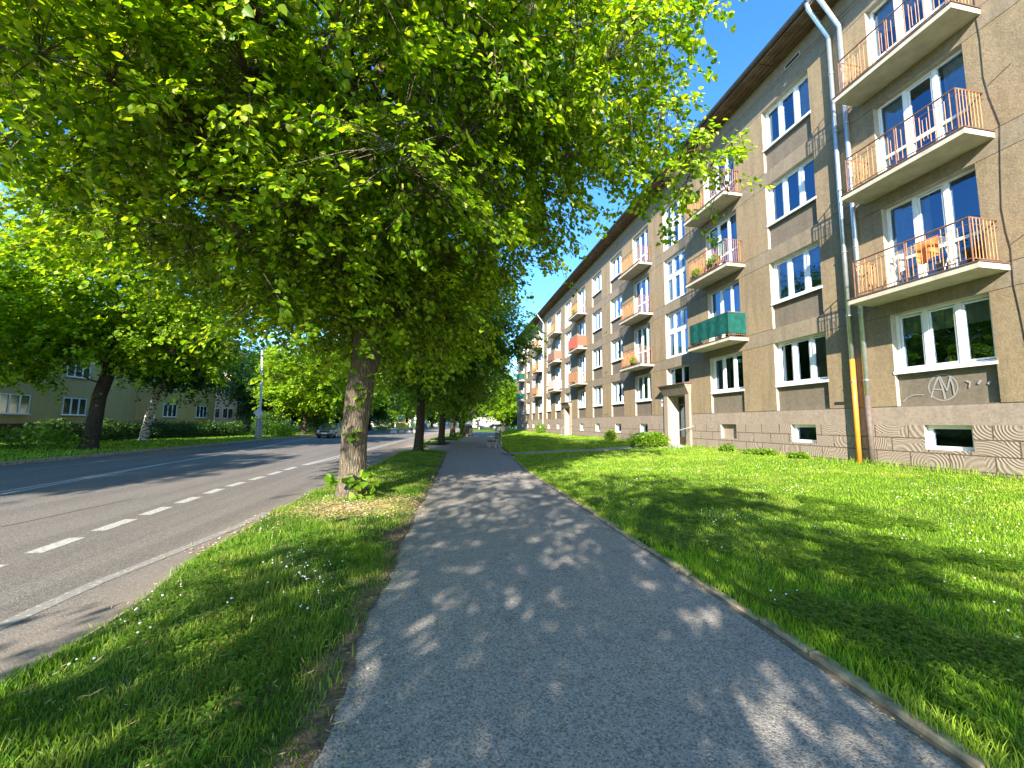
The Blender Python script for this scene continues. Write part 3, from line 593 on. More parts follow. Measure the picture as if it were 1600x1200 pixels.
def sample_env(rs, lobes, n, shell=.55):
    """random points in a union of ellipsoids, favouring the outer part"""
    vol = np.array([l[3] * l[4] * l[5] * (l[6] if len(l) > 6 else 1) for l in lobes]); ids = rs.choice(len(lobes), n, p=vol / vol.sum()); L = np.array([l[:6] for l in lobes])[ids]
    d = unit(rs.normal(size=(n, 3))); r = (shell ** 3 + (1 - shell ** 3) * rs.rand(n)) ** (1 / 3.)
    return L[:, :3] + d * r[:, None] * L[:, 3:6], ids
def make_tree(seed, trunk, trad, lobes, n1=26, n2=260, n3=4200, lpt=16, lsize=.085, mat='leaf', bark='bark', twigs=True, flare=1.5, sides=20, bracts=0.0, form='folded', droop=.35, gap=.0, twl=.62, mainlimb_r=.13, lowlimb=2.6, loose=2.2, leader=None, clus=.42, clear=None, force=None):
    """trunk: polyline; hierarchical nearest-point growth into the lobes. returns (trunk mesh, crown mesh)"""
    rs = np.random.RandomState(seed); mb = MB(); tp = np.array(trunk, float); ph = rs.rand(6) * 6
    # resample trunk
    fine = []; fr = []
    for i in range(len(tp) - 1):
        k = max(2, int(np.linalg.norm(tp[i + 1] - tp[i]) / .28))
        for t in np.linspace(0, 1, k, endpoint=False): fine.append(tp[i] * (1 - t) + tp[i + 1] * t); fr.append(trad[i] * (1 - t) + trad[i + 1] * t)
    fine.append(tp[-1]); fr.append(trad[-1]); fine = np.array(fine); h0 = fine[:, 2] - fine[0, 2]
    fr = [r * (1 + (flare - 1) * math.exp(-h / .22)) for r, h in zip(fr, h0)]
    mb.tube([tuple(p) for p in fine], fr, bark, sides, False, lambda i, j, t: 1 + .05 * math.sin(3 * t + ph[0] + i * .3) + .035 * math.sin(7 * t + ph[1] - i * .22) + .03 * math.sin(11 * t + i * .9) + (.16 * max(0, math.sin(2.5 * t + ph[2])) * math.exp(-h0[i] / .25)))
    nodes = [p for p, h in zip(fine, h0) if h > lowlimb]; nrad = [min(mainlimb_r, r * .7) for r, h in zip(fr, h0) if h > lowlimb]
    nodes = np.array(nodes); nrad = np.array(nrad); axis0 = nodes.copy()
    def grow(A, nodes, nrad, rmax_f, rmin, sd, seg, bend, maxd=99):
        newn, newr, dirs = [], [], []
        for a in A:
            dd = nodes - a; dist = np.linalg.norm(dd, axis=1) + np.maximum(0, nodes[:, 2] - a[2] + .3) * .9   # prefer starting from below
            i = int(np.argmin(dist)); d0 = np.linalg.norm(nodes[i] - a)
            if d0 > maxd: continue
            r0 = max(rmin, min(nrad[i] * rmax_f, rmin + d0 * .022)); p0 = nodes[i]; side = unit(a - p0); k = seg; pts = []; rr = []
            off = rs.normal(size=3) * d0 * .07
            for t in np.linspace(0, 1, k + 1):
                p = p0 * (1 - t) + a * t + np.array([0, 0, 1.0]) * d0 * bend * math.sin(PI * t) + off * math.sin(2 * PI * t); pts.append(p); rr.append(r0 * (1 - t) + rmin * t * .7 + .001)
            mb.tube([tuple(p) for p in pts], rr, bark, sd, False); newn += pts[1:]; newr += rr[1:]; dirs.append((pts[-1], pts[-1] - pts[-2]))
        return np.array(newn), np.array(newr), dirs
    A1, _ = sample_env(rs, lobes, n1, .45); a_n, a_r, _ = grow(A1, nodes, nrad, .8, .022, 8, 7, .10)
    N1 = np.concatenate([nodes, a_n]); R1 = np.concatenate([nrad * .5, a_r])
    A2, _ = sample_env(rs, lobes, n2, .40); b_n, b_r, _ = grow(A2, N1, R1, .75, .009, 5, 4, .06, 4.5)
    N2 = np.concatenate([a_n, b_n])
    if force:
        for f_p in force: e_n, e_r, _ = grow(np.array([f_p], float), N2[::1], np.full(len(N2), .02), .75, .008, 5, 4, .05, 4.0); N2 = np.concatenate([N2, e_n])
    # clumped twig targets
    ncl = max(30, n3 // 11); cc, _ = sample_env(rs, lobes, ncl, .42); csz = clus * (.6 + .8 * rs.rand(ncl) ** 1.3); cc = cc - unit(cc - np.average(np.array([l[:3] for l in lobes]), axis=0)) * clus * .9; ci_ = rs.choice(ncl, n3, p=csz ** 1.8 / (csz ** 1.8).sum()); off_ = rs.normal(size=(n3, 3)) * csz[ci_][:, None] * [.85, .85, .42]; off_[:, 2] -= .5 * (off_[:, 0] ** 2 + off_[:, 1] ** 2) / csz[ci_]; A3 = cc[ci_] + off_; OF = off_ / csz[ci_][:, None]
    if clear: k_ = np.linalg.norm(A3 - np.array(clear[:3]), axis=1) > clear[3] + .35; A3, OF = A3[k_], OF[k_]
    Pl, Dl, Nl = [], [], []
    # nearest node for each twig (chunks)
    for c0 in range(0, len(A3), 500):
        a = A3[c0:c0 + 500]; dm = np.linalg.norm(a[:, None] - N2[None], axis=2); i = dm.argmin(1); dn = dm[np.arange(len(a)), i]; ok = dn < loose; a = a[ok]; i = i[ok]; of = OF[c0:c0 + 500][ok]
        base = N2[i]; out = unit(a - base + unit(base - axis0.mean(0)) * .25 + of * .55 + rs.normal(size=a.shape) * .2); out[:, 2] *= .55; out = unit(out)
        for q in range(len(a)):
            if twigs:
                pm = (base[q] + a[q]) / 2 + np.array([0, 0, .06]); e = a[q] + out[q] * twl; e2 = e - np.array([0, 0, droop * twl * .6]); mb.tube([tuple(base[q]), tuple(pm), tuple(a[q]), tuple(e2)], [.007, .006, .005, .002], bark, 3, False)
        t = rs.rand(len(a), lpt) ** .8; along = a[:, None] + out[:, None] * (t[..., None] * twl * 1.1 - .25 * twl); along[..., 2] -= droop * twl * .6 * t ** 2
        hz = unit(np.cross(out, [0, 0, 1.0])); sgn = np.where(rs.rand(len(a), lpt) < .5, -1, 1)
        d = unit(out[:, None] * .75 + hz[:, None] * sgn[..., None] * .85 + rs.normal(size=(len(a), lpt, 3)) * .22); d[..., 2] -= droop * (.3 + .8 * rs.rand(len(a), lpt)); d = unit(d)
        nn = np.array([0, 0, .9]) + out[:, None] * .55 + rs.normal(size=(len(a), lpt, 3)) * .3
        Pl.append((along + d * lsize * .35 + rs.normal(size=along.shape) * .05).reshape(-1, 3)); Dl.append(d.reshape(-1, 3)); Nl.append(nn.reshape(-1, 3))
    P, D, Nn = np.concatenate(Pl), np.concatenate(Dl), np.concatenate(Nl)
    if clear: k_ = np.linalg.norm(P - np.array(clear[:3]), axis=1) > clear[3]; P, D, Nn = P[k_], D[k_], Nn[k_]
    sz = lsize * (.65 + .7 * rs.rand(len(P)))
    mats = [mat]; mi = None
    if bracts:
        mi = (rs.rand(len(P)) < bracts * np.clip((P[:, 2] - 4.0) / 2.5, .1, 1)).astype(np.int32); mats = [mat, 'bract']; b_ = mi == 1; D[b_] = unit(D[b_] * .4 + [0, 0, -1.0]); sz[b_] *= .75
    return mb.mesh('trunk', True), leaves_mesh(P, D, Nn, sz, mat, form, 'crown', mats=mats, mi=mi), len(P)
def place_tree(name, tm, cm, loc, rz, label, cat='tree', group=None, sc=1.0, shoots=None):
    t = thing(name, label, cat, loc, rz, group); t.scale = (sc, sc, sc); link('trunk', tm, t); link('crown', cm, t)
    if shoots: link('shoots', shoots, t)
    return t
def shoots_mesh(seed, spots, n, size, mat='leafy'):
    rs = np.random.RandomState(seed); P = []
    for (x, y, z, r) in spots: P.append(np.array([x, y, z]) + rs.normal(size=(n, 3)) * [r, r, r * .7])
    P = np.concatenate(P); P[:, 2] = np.maximum(P[:, 2], .05); D = unit(rs.normal(size=P.shape) * [1, 1, .5] + [.3, -.5, -.15]); Nn = rs.normal(size=P.shape) * .5 + [0, -.5, .8]
    return leaves_mesh(P, D, Nn, size * (.7 + .6 * rs.rand(len(P))), mat, name='shoots', w=.5)
G_ROW = 'street trees between the road and the pavement'
# the big linden in front; coordinates relative to its base (-1.80, 8.75)
LB = [(-.4, -.2, 8.6, 5.7, 6.2, 5.1, 1.1), (-3.7, 1.0, 7.5, 4.2, 4.5, 3.2, .7), (4.6, -1.9, 9.1, 2.2, 2.6, 2.1, 1.6), (6.6, -2.3, 6.7, .55, .7, 1.2, 3.0), (5.6, -2.2, 7.9, .9, .9, .8, 1.6), (2.7, -1.2, 6.9, 1.8, 2.0, 1.3, 1.0), (.2, -.6, 3.9, 1.5, 1.2, 1.0, 1.0), (-3.6, -3.4, 7.4, 3.2, 3.2, 2.6, .8), (-1, -5.2, 9.2, 3.6, 2.6, 2.4, .7), (-1.0, 1.6, 4.8, 1.8, 2.2, 1.4, 1.1), (1.6, .8, 4.3, 1.9, 1.7, 1.15, 1.6), (-.6, -.7, 4.0, 1.6, 1.2, .95, 1.6), (.5, 1.4, 3.7, 1.6, 1.2, .8, 1.3)]
tm, cm, nl = make_tree(11, [(0, 0, -.1), (-.02, 0, .6), (-.03, .02, 1.5), (.02, .03, 2.3), (.10, .05, 3.0), (.05, .1, 4.2), (-.05, .15, 6.5), (.05, .1, 9.5), (0, 0, 12.5)], [.275, .26, .25, .275, .275, .19, .15, .10, .03], LB,
    n1=44, n2=560, n3=14500, lpt=18, lsize=.092, mat='leaf', flare=1.32, sides=32, bracts=.12, gap=1, mainlimb_r=.12, lowlimb=2.5, loose=1.45, twl=.44, clus=.42, clear=(1.8, -8.75, 1.6, 4.3), force=[(4.9, -2, 9.0), (5.4, -2.1, 8.3), (5.9, -2.2, 7.9), (6.3, -2.3, 7.3), (6.6, -2.3, 6.8), (6.9, -2.4, 6.3), (6.2, -2.2, 6.5), (6.8, -2.6, 5.8), (5.6, -2.5, 7.4), (6.9, -2.0, 7.3), (3.6, -1.4, 6.4), (4.2, -1.8, 6.9), (3.0, -1.0, 6.2)])
sh = shoots_mesh(5, [(.12, -.34, .14, .12), (.22, -.3, .33, .1), (.02, -.36, .42, .08), (.3, -.28, .08, .1), (.26, -.2, .55, .07), (-.38, -.05, .42, .06), (.0, -.3, 1.35, .06), (.15, -.3, 2.4, .2), (-.1, -.35, 2.75, .22), (.4, -.3, 3.0, .3)], 13, .15)
place_tree('linden_tree', tm, cm, (-1.80, 8.75, 0), 0, 'big linden with thick grey furrowed trunk on the grass verge, nearest to the viewer', 'tree', G_ROW, shoots=sh); print('LEAVES', nl)
# the linden just behind the viewer: its crown shades the pavement
tmA, cmA, nl = make_tree(23, [(0, 0, -.1), (.02, 0, 1.5), (.05, 0, 2.8), (0, .1, 5), (0, 0, 8.5)], [.27, .25, .25, .15, .04],
    [(-.5, -.2, 6.3, 3.9, 3.7, 3.7), (2.1, .4, 5.7, 2.3, 2.6, 2.5, 1.5), (-2.2, .2, 5.0, 1.8, 2.2, 1.6, .8), (.4, 1.6, 4.6, 2.6, 2.0, 1.7, .6), (-4.7, .2, 9.6, 1.7, 1.7, 1.0, 1.0)], n1=22, n2=240, n3=1800, lpt=14, lsize=.108, mat='leaf', flare=1.3, gap=1, twigs=False, clus=.62)
place_tree('linden_tree', tmA, cmA, (-1.9, -5.0, 0), 0, 'linden whose crown throws the dappled shade over the pavement in front', 'tree', G_ROW)
# generic row linden
tmR, cmR, nl = make_tree(31, [(0, 0, -.1), (.03, 0, 1.4), (.02, .05, 2.9), (-.1, .1, 5), (0, 0, 10)], [.25, .23, .215, .15, .04],
    [(0, 0, 8.0, 5.2, 4.8, 4.6), (.3, 0, 4.6, 3.4, 3.2, 1.5, .7), (2.6, -.8, 6.8, 3.6, 3.2, 3.0, .8)], n1=26, n2=300, n3=5600, lpt=14, lsize=.14, mat='leafm', bark='barkd', flare=1.5, gap=1, twigs=False, sides=14)
shr = shoots_mesh(8, [(.1, -.25, .2, .15), (.35, -.1, .3, .2), (.5, 0, .55, .1)], 18, .12, 'leafm')
place_tree('linden_tree', tmR, cmR, (-1.3, 21.9, 0), 0, 'second linden from the viewer, dark trunk with leafy shoots where the verge ends', 'tree', G_ROW, shoots=shr)
tmS, cmS, nl = make_tree(37, [(0, 0, -.1), (.03, 0, 1.4), (.0, .05, 2.4), (0, 0, 6)], [.2, .18, .17, .04],
    [(0, 0, 5.0, 3.6, 3.4, 2.6), (.6, 0, 3.1, 2.0, 2.0, 1.0, .7)], n1=16, n2=140, n3=2200, lpt=12, lsize=.17, mat='leafm', bark='barkd', flare=1.3, gap=1, twigs=False, sides=12, form='quad')
place_tree('street_tree', tmS, cmS, (-.15, 31.8, 0), 1.0, 'smaller tree with whitish trunk beside the driveway, third in the row along the road', 'tree', G_ROW, 1.3)
place_tree('street_tree', tmR, cmR, (1.0, 43.9, 0), 2.2, 'tree with flared brown trunk on the grass island, fourth in the row along the road', 'tree', G_ROW, 1.15)
place_tree('street_tree', tmR, cmR, (2.35, 50.7, 0), 4.0, 'dark trunked tree beside the brown utility box, farthest on the grass island', 'tree', G_ROW, 1.2)
# trees across the road
tmL, cmL, nl = make_tree(41, [(0, 0, -.1), (.15, 0, 1.2), (.25, 0, 2.6), (.55, 0, 3.9), (.5, 0, 5.6), (.3, .1, 7.5), (.2, 0, 11)], [.31, .285, .27, .26, .21, .13, .04],
    [(.3, 0, 8.6, 6.4, 5.2, 4.4), (-3.6, -.5, 5.4, 3.4, 3.0, 2.1, .8), (3.8, .4, 5.9, 3.0, 3.0, 1.9, .8)], n1=30, n2=330, n3=6000, lpt=14, lsize=.155, mat='leaf', bark='barkd', flare=1.5, gap=1, twigs=False, sides=16, lowlimb=3.2)
place_tree('broadleaf_tree', tmL, cmL, (-17.3, 23.0, .06), 0, 'large leaning dark trunked tree across the road before the ochre house', 'tree')
place_tree('broadleaf_tree', tmL, cmL, (-21.8, 11.0, .06), 2.6, 'tree at the left edge of the view across the road, only its foliage showing', 'tree', None, .95)
place_tree('broadleaf_tree', tmL, cmL, (-18.5, -1.0, .06), 4.4, 'tree across the road level with the viewer, shading the far lane', 'tree', None, .95)
tmB, cmB, nl = make_tree(47, [(0, 0, -.1), (.15, 0, 1.5), (.65, 0, 3.6), (1.0, 0, 6), (1.1, 0, 10)], [.24, .22, .2, .14, .03],
    [(1.1, 0, 7.2, 3.6, 3.6, 3.4), (1.0, 0, 4.8, 3.3, 3.0, 1.0, .8), (3.5, .5, 5.6, 2.4, 2.4, 1.6, .8)], n1=20, n2=200, n3=2700, lpt=12, lsize=.15, mat='leafd', bark='birch', flare=1.2, gap=1, twigs=False, sides=12, droop=.9, form='quad')
place_tree('birch_tree', tmB, cmB, (-19.6, 30.2, .2), .2, 'leaning birch with black and white bark behind the hedge', 'tree')
tmC, cmC, nl = make_tree(53, [(0, 0, -.1), (.05, 0, 1.5), (0, .05, 3), (0, 0, 8)], [.25, .22, .2, .04],
    [(0, 0, 5.6, 3.8, 3.8, 4.6), (.8, 0, 2.6, 2.8, 2.8, 1.8, .9)], n1=20, n2=200, n3=3400, lpt=12, lsize=.2, mat='leafd', bark='barkd', gap=1, twigs=False, sides=10, form='quad')
place_tree('dense_tree', tmC, cmC, (-22.3, 54, .2), 0, 'dense dark green tree behind the street lamp at the corner of the ochre house', 'tree', None, 1.15)
place_tree('dense_tree', tmC, cmC, (-19.5, 60, .2), 1.3, 'dense dark tree just right of the lamp post across the road', 'tree', None, 1.1)
tmD, cmD, nl = make_tree(59, [(0, 0, -.1), (.05, 0, 1.5), (0, .05, 3), (0, 0, 9)], [.25, .22, .2, .04],
    [(0, 0, 6.4, 4.4, 4.4, 4.2), (1.5, 0, 3.8, 2.6, 2.6, 1.4, .8)], n1=20, n2=220, n3=3000, lpt=12, lsize=.2, mat='leaf', bark='barkd', gap=1, twigs=False, sides=10, form='quad')
far = [(-15.5, 48, 'bright green tree hanging over the verge behind the silver car', 0, 1.15, 0), (-13.5, 60, 'taller green tree over the far lane, just left of the big trunk', 0, 1.35, 3), (-17.5, 66, 'green tree behind the passing car, left of the big trunk', 1, 1.5, 1), (-14.5, 82, 'tree in front of the pale houses across the road, left of the yellow board', 1, 1.5, 2.3), (-9.0, 101, 'tree right beside the yellow board', 0, 1.3, 4),
       (-14.5, 118, 'far tree behind the yellow board', 1, 1.8, 5), (-4.0, 135, 'far tree over the distant road, left of the round white sign', 1, 1.8, .7), (12.5, 84, 'tree nearest to the far corner of the apartment block', 0, 1.3, 2), (16.5, 96, 'dark tree beyond the end of the apartment block', 1, 1.25, 3.1), (9.5, 112, 'sunlit tree at the far end of the pavement', 0, 1.5, 1.1), (21, 122, 'tall far tree rising behind the apartment block', 1, 1.5, .3), (6, 152, 'distant tree before the pale houses at the end of the street', 1, 1.7, .4), (-2, 175, 'farthest hazy tree in the gap over the road', 1, 2.1, 1.9)]
for x, y, lb, k, sc, rz in far: place_tree('roadside_tree', (tmD, tmC)[k], (cmD, cmC)[k], (x, y, 0), rz, lb, 'tree', 'trees farther down the street', sc)

# ------------------------------------------------------------------ bushes and hedges
def blob_leaves(seed, boxes, n, size, mat, form='quad', name='crown'):
    rs = np.random.RandomState(seed); P = []; vol = np.array([b_[3] * b_[4] * b_[5] for b_ in boxes]); ids = rs.choice(len(boxes), n, p=vol / vol.sum()); L = np.array(boxes)[ids]
    d = unit(rs.normal(size=(n, 3))); r = rs.rand(n) ** .28 * (.85 + .3 * rs.rand(n)); P = L[:, :3] + d * r[:, None] * L[:, 3:6]; P[:, 2] = np.maximum(P[:, 2], .02)
    D = unit(d * [1, 1, .5] + rs.normal(size=(n, 3)) * .5); Nn = rs.normal(size=(n, 3)) * .5 + d * .5 + [0, 0, .7]
    return leaves_mesh(P, D, Nn, size * (.6 + .8 * rs.rand(n)), mat, form, name)
def stems(seed, n, r, h):
    rs = random.Random(seed); mb = MB()
    for i in range(n):
        a = rs.uniform(0, 6.28); q = rs.uniform(.2, 1); mb.tube([(0.05 * math.cos(a), .05 * math.sin(a), -.05), (r * q * .5 * math.cos(a), r * q * .5 * math.sin(a), h * .5), (r * q * math.cos(a), r * q * math.sin(a), h * rs.uniform(.7, 1))], [.018, .012, .005], 'barkd', 5)
    return mb.mesh('stems')
def bush(name, loc, boxes, n, size, mat, label, cat='bush', seed=1, group=None):
    t = thing(name, label, cat, loc, 0, group); link('foliage', blob_leaves(seed, boxes, n, size, mat, 'folded' if size < .09 and n < 9000 else 'quad', 'foliage'), t); link('stems', stems(seed, 7, max(b_[3] for b_ in boxes) * .8, max(b_[2] + b_[5] * .6 for b_ in boxes)), t); return t
bush('leafy_bush', (10.35, 18.9, .50), [(0, -.1, .3, .85, 1.0, .46), (-.3, .4, .25, .6, .65, .38), (.25, -.4, .45, .45, .42, .33)], 4200, .085, 'leafy', 'rounded bright green bush in front of the nearer house entrance', 'bush', 3)
bush('small_bush', (11.0, 25.2, .6), [(0, 0, .3, .35, .45, .38)], 900, .08, 'leafy', 'small bright green bush against the plinth, between the entrance and the far end', 'bush', 4)
bush('small_bush', (10.9, 44.6, .6), [(0, 0, .5, .55, .75, .6)], 1100, .10, 'leafy', 'green bush at the foot of the far downpipe', 'bush', 5)
for (y, h, s_, lb) in ((14.3, .28, 7, 'sparse weed clump by the plinth, nearest to the bush at the entrance'), (12.3, .2, 8, 'low leafy weeds under the small cellar window'), (11.1, .18, 9, 'low weeds near the foot of the orange pipe'), (13.0, .15, 10, 'smallest weeds along the plinth between two cellar openings')):
    bush('weed_clump', (11.2, y, .6), [(0, 0, h * .5, .16, .38, h * .6)], 260, .08, 'leafy', lb, 'weeds', s_, 'weeds along the foot of the building')
bush('yellow_bush', (-15.9, 43.2, .1), [(0, 0, .55, 1.3, 1.0, .65)], 1700, .13, 'leafy', 'yellow green bush on the verge beside the silver car', 'bush', 12)
bush('dark_shrub', (-18.6, 47.0, .1), [(0, 0, 1.1, 1.9, 1.6, 1.3)], 2600, .16, 'leafd', 'dark rounded shrub behind the yellow green bush', 'bush', 13)
bush('dark_shrub', (-15.6, 51.0, .1), [(0, 0, 1.1, 1.6, 1.6, 1.25)], 2200, .16, 'leafd', 'dark shrub directly behind the silver car', 'bush', 14)
bush('roadside_bush', (-11.5, 80.0, .1), [(0, 0, .9, 1.7, 1.5, 1.0)], 1600, .2, 'leafy', 'light green bush across the road left of the yellow board', 'bush', 15)
bush('low_shrub', (-19.6, 22.3, .1), [(0, 0, .45, 2.6, .9, .6), (-2.2, -.6, .5, 1.6, .9, .6)], 2600, .13, 'leafm', 'low spreading shrub left of the leaning tree in front of the red brick base', 'bush', 16)
def hedge(p0, p1, h, w, n, label, seed, mat='leafd'):
    L = math.hypot(p1[0] - p0[0], p1[1] - p0[1]); rs = random.Random(seed); bx = []; k = int(L / .9)
    for i in range(k): bx.append((i * .9 + .4, rs.uniform(-.1, .1), h * .45 + rs.uniform(-.08, .08), .75, w * .55, h * .55 + rs.uniform(-.05, .12)))
    t = thing('hedge', label, 'hedge', (p0[0], p0[1], .08), math.atan2(p1[1] - p0[1], p1[0] - p0[0])); link('foliage', blob_leaves(seed, bx, n, .12, mat, 'quad', 'foliage'), t)
    st = MB()
    for i in range(k): st.tube([(i * .9 + .4, 0, -.1), (i * .9 + .45, .05, h * .5)], [.03, .012], 'barkd', 5)
    link('stems', st, t)
hedge((-22.6, 26.4), (-19.2, 42.4), 1.35, 1.3, 14000, 'long dark clipped hedge in front of the ochre house', 71)
hedge((-18.5, 43.2), (-16.9, 45.6), 1.4, 1.3, 2600, 'short dark hedge piece right of the lamp post', 72)

# ------------------------------------------------------------------ grass, clover, litter
def blades(seed, X, Y, Z, h, w, lean=.45, mat='grass', name='grass'):
    rs = np.random.RandomState(seed); n = len(X); P = np.stack([X, Y, Z], 1); a = rs.rand(n) * 2 * PI; s = np.stack([np.cos(a), np.sin(a), 0 * a], 1); ln = rs.rand(n) * 2 * PI
    L = np.stack([np.cos(ln), np.sin(ln), 0 * ln], 1) * (lean * (.2 + rs.rand(n)))[:, None] * h[:, None]; up = np.array([0, 0, 1.0]); w = w[:, None]; hh = h[:, None]
    V = np.stack([P - s * w, P + s * w, P + s * w * .75 + L * .35 + up * hh * .55, P - s * w * .75 + L * .35 + up * hh * .55, P + L + up * hh * .95], 1)
    b0 = np.arange(n)[:, None] * 5; me = npmesh(name, V.reshape(-1, 3), b0 + [0, 1, 2, 3], b0 + [3, 2, 4], mat=mat); return me
def noise2(x, y, s=0): return np.sin(x * 1.9 + s) * np.sin(y * 2.3 + 1.7 * s) * .5 + np.sin(x * 4.7 + y * 3.1 + s * 2) * .3 + np.sin(x * 9.1 - y * 7.3 + s) * .2
rs = np.random.RandomState(77)
def scatter(n, x0f, x1f, y0, y1, power=1.0):
    y = y0 + (y1 - y0) * rs.rand(n) ** power; x = x0f(y) + (x1f(y) - x0f(y)) * rs.rand(n); return x, y
# lawn: dense near, thinning far
Xs, Ys, Hs, Ws = [], [], [], []
for (n, y0, y1, xw, h, w) in ((62000, .6, 4.5, 5.5, .050, .0030), (60000, 4.5, 9, 8.6, .043, .0042), (46000, 9, 16, 8.9, .042, .007), (34000, 16, 30, 8.9, .045, .012), (26000, 30, 70, 8.9, .06, .024)):
    x, y = scatter(n, lambda y: pathR(y) + .075, lambda y: np.minimum(pathR(y) + xw, 11.47), y0, y1); e = np.exp(-(x - pathR(y) - .14) / .35)
    Xs.append(x); Ys.append(y); Hs.append(h * (.5 + .9 * rs.rand(n)) * (1 + .7 * e * (y < 6)) * (1 + .35 * noise2(x, y))); Ws.append(w * (.6 + .8 * rs.rand(n)))
x, y = scatter(3600, lambda y: pathR(y) + .05, lambda y: pathR(y) + .14, .8, 18); k_ = noise2(x * 0 + 1, y * 2.1, 2) > -.05; x, y = x[k_], y[k_]; Xs.append(x); Ys.append(y); Hs.append(.03 + .055 * rs.rand(len(x))); Ws.append(.0028 + 0 * x)
x, y = scatter(1800, K(11.1), K(11.47), 5.5, 30); Xs.append(x); Ys.append(y); Hs.append(.12 + .12 * rs.rand(1800)); Ws.append(.006 + 0 * x)
X, Y, H_, W_ = map(np.concatenate, (Xs, Ys, Hs, Ws)); dpath = np.abs((Y - (20.9 - 2.9 * np.clip((X - 3.1) / 8.25, 0, 1) ** 1.3))); keep = (dpath > .5) | (rs.rand(len(X)) < .06); X, Y, H_, W_ = X[keep], Y[keep], H_[keep], W_[keep]
gr = link('lawn_grass', blades(1, X, Y, lawn_z(X, Y) - .005, H_, W_, .5)); kind(gr, 'stuff'); gr['label'] = 'bright green mown lawn grass between the pavement and the building'; gr['category'] = 'grass'
# verge
Xs, Ys, Hs, Ws = [], [], [], []
for (n, y0, y1, h, w) in ((46000, 1.0, 5.5, .06, .0030), (30000, 5.5, 11, .055, .0045), (22000, 11, 22.8, .055, .0085)):
    x, y = scatter(n, lambda y: roadR(y) - .02, lambda y: pathL(y) + .03, y0, y1); Xs.append(x); Ys.append(y); Hs.append(h * (.45 + 1.0 * rs.rand(n)) * np.clip(1 + .75 * noise2(x * 1.3, y * 1.3, 3), .35, 2)); Ws.append(w * (.6 + .8 * rs.rand(n)))
for (a, b_, n) in ((39, 52, 5000), (30, 33.5, 1500)): x, y = scatter(n, lambda y: roadR(y) + .1, lambda y: pathL(y) - (.1 if a > 35 else 1.0), a, b_); Xs.append(x); Ys.append(y); Hs.append(.09 * (.6 + .8 * rs.rand(n))); Ws.append(.02 + 0 * x)
X, Y, H_, W_ = map(np.concatenate, (Xs, Ys, Hs, Ws)); edge_ = np.clip((pathL(Y) - X) / .28, 0, 1); dryspot = np.exp(-(((X + 1.5) / 1.25) ** 2 + ((Y - 7.75) / .95) ** 2) * 1.2)
pr = (.10 + .9 * edge_ ** .9) * (1 - .78 * dryspot) * np.clip(.68 + 1.2 * noise2(X * .9, Y * .9, 5), .12, 1); keep = (rs.rand(len(X)) < pr); X, Y, H_, W_ = X[keep], Y[keep], H_[keep], W_[keep]
vg = link('verge_grass', blades(2, X, Y, verge_z(X, Y) - .003, H_, W_, .6, 'vgrass')); kind(vg, 'stuff'); vg['label'] = 'uneven grass on the verge between road and pavement'; vg['category'] = 'grass'
# dry cut grass around the big trunk, and strewn thinly elsewhere
n = 9500; x = -1.5 + rs.normal(size=n) * .62; y = 7.75 + rs.normal(size=n) * .5; m_ = (x > roadR(y) + .05) & (x < -.3) ; x, y = x[m_], y[m_]
n2_ = 2600; x2, y2 = scatter(n2_, lambda y: roadR(y) - .1, lambda y: pathL(y) + .12, 1.2, 12); x = np.concatenate([x, x2]); y = np.concatenate([y, y2]); n = len(x)
a = rs.rand(n) * 2 * PI; D = np.stack([np.cos(a), np.sin(a), rs.normal(size=n) * .25], 1); z = np.where(x < pathL(y) - .03, verge_z(x, y), .012) + .012 + rs.rand(n) * .03
st_ = link('dry_grass', leaves_mesh(np.stack([x, y, z], 1), D, rs.normal(size=(n, 3)) * .4 + [0, 0, 1], .03 + .06 * rs.rand(n), 'straw', 'quad', 'dry_grass', w=.045)); kind(st_, 'stuff'); st_['label'] = 'pale dry cut grass strewn round the trunk of the big linden'; st_['category'] = 'dry grass'
# opposite verge grass
x, y = scatter(26000, K(-22.0), K(-14.95), 12, 60); z = .06 + .2 * np.maximum(0, (-16 - x)) / 10
og = link('opposite_grass', blades(4, x, y, z, .08 * (.5 + rs.rand(len(x))), .016 + 0 * x, .5)); kind(og, 'stuff'); og['label'] = 'grass strip along the far side of the road'; og['category'] = 'grass'
# clover leaves and broad weeds in the lawn
def clover(seed, n, x0f, x1f, y0, y1, zf, size, mat, name, label, hz=.05):
    rs_ = np.random.RandomState(seed); y = y0 + (y1 - y0) * rs_.rand(n * 3); x = x0f(y) + (x1f(y) - x0f(y)) * rs_.rand(n * 3); k = noise2(x * .9, y * .9, 9) > .02; x, y = x[k][:n], y[k][:n]; n = len(x)
    z = zf(x, y) + hz * (.5 + .8 * rs_.rand(n)); P = np.repeat(np.stack([x, y, z], 1), 3, 0); a = np.repeat(rs_.rand(n) * 6.28, 3) + np.tile([0, 2.09, 4.19], n)
    D = np.stack([np.cos(a), np.sin(a), rs_.normal(size=3 * n) * .15 + .1], 1); Nn = np.array([0, 0, 1.0]) + np.repeat(rs_.normal(size=(n, 3)) * .25, 3, 0)
    o = link(name, leaves_mesh(P, D, Nn, np.repeat(size * (.6 + .7 * rs_.rand(n)), 3), mat, 'quad', name, w=.48)); kind(o, 'stuff'); o['label'] = label; o['category'] = 'clover'; return o
clover(1, 26000, lambda y: pathR(y) + .25, lambda y: np.minimum(pathR(y) + 4.2, 8), 1.2, 8, lawn_z, .021, 'leafm', 'clover_leaves', 'dark clover patch in the shaded lawn', .045)
clover(2, 5000, lambda y: roadR(y) + .1, lambda y: pathL(y) - .4, 1.5, 7, verge_z, .017, 'leafm', 'verge_clover', 'clover among the verge grass', .05)
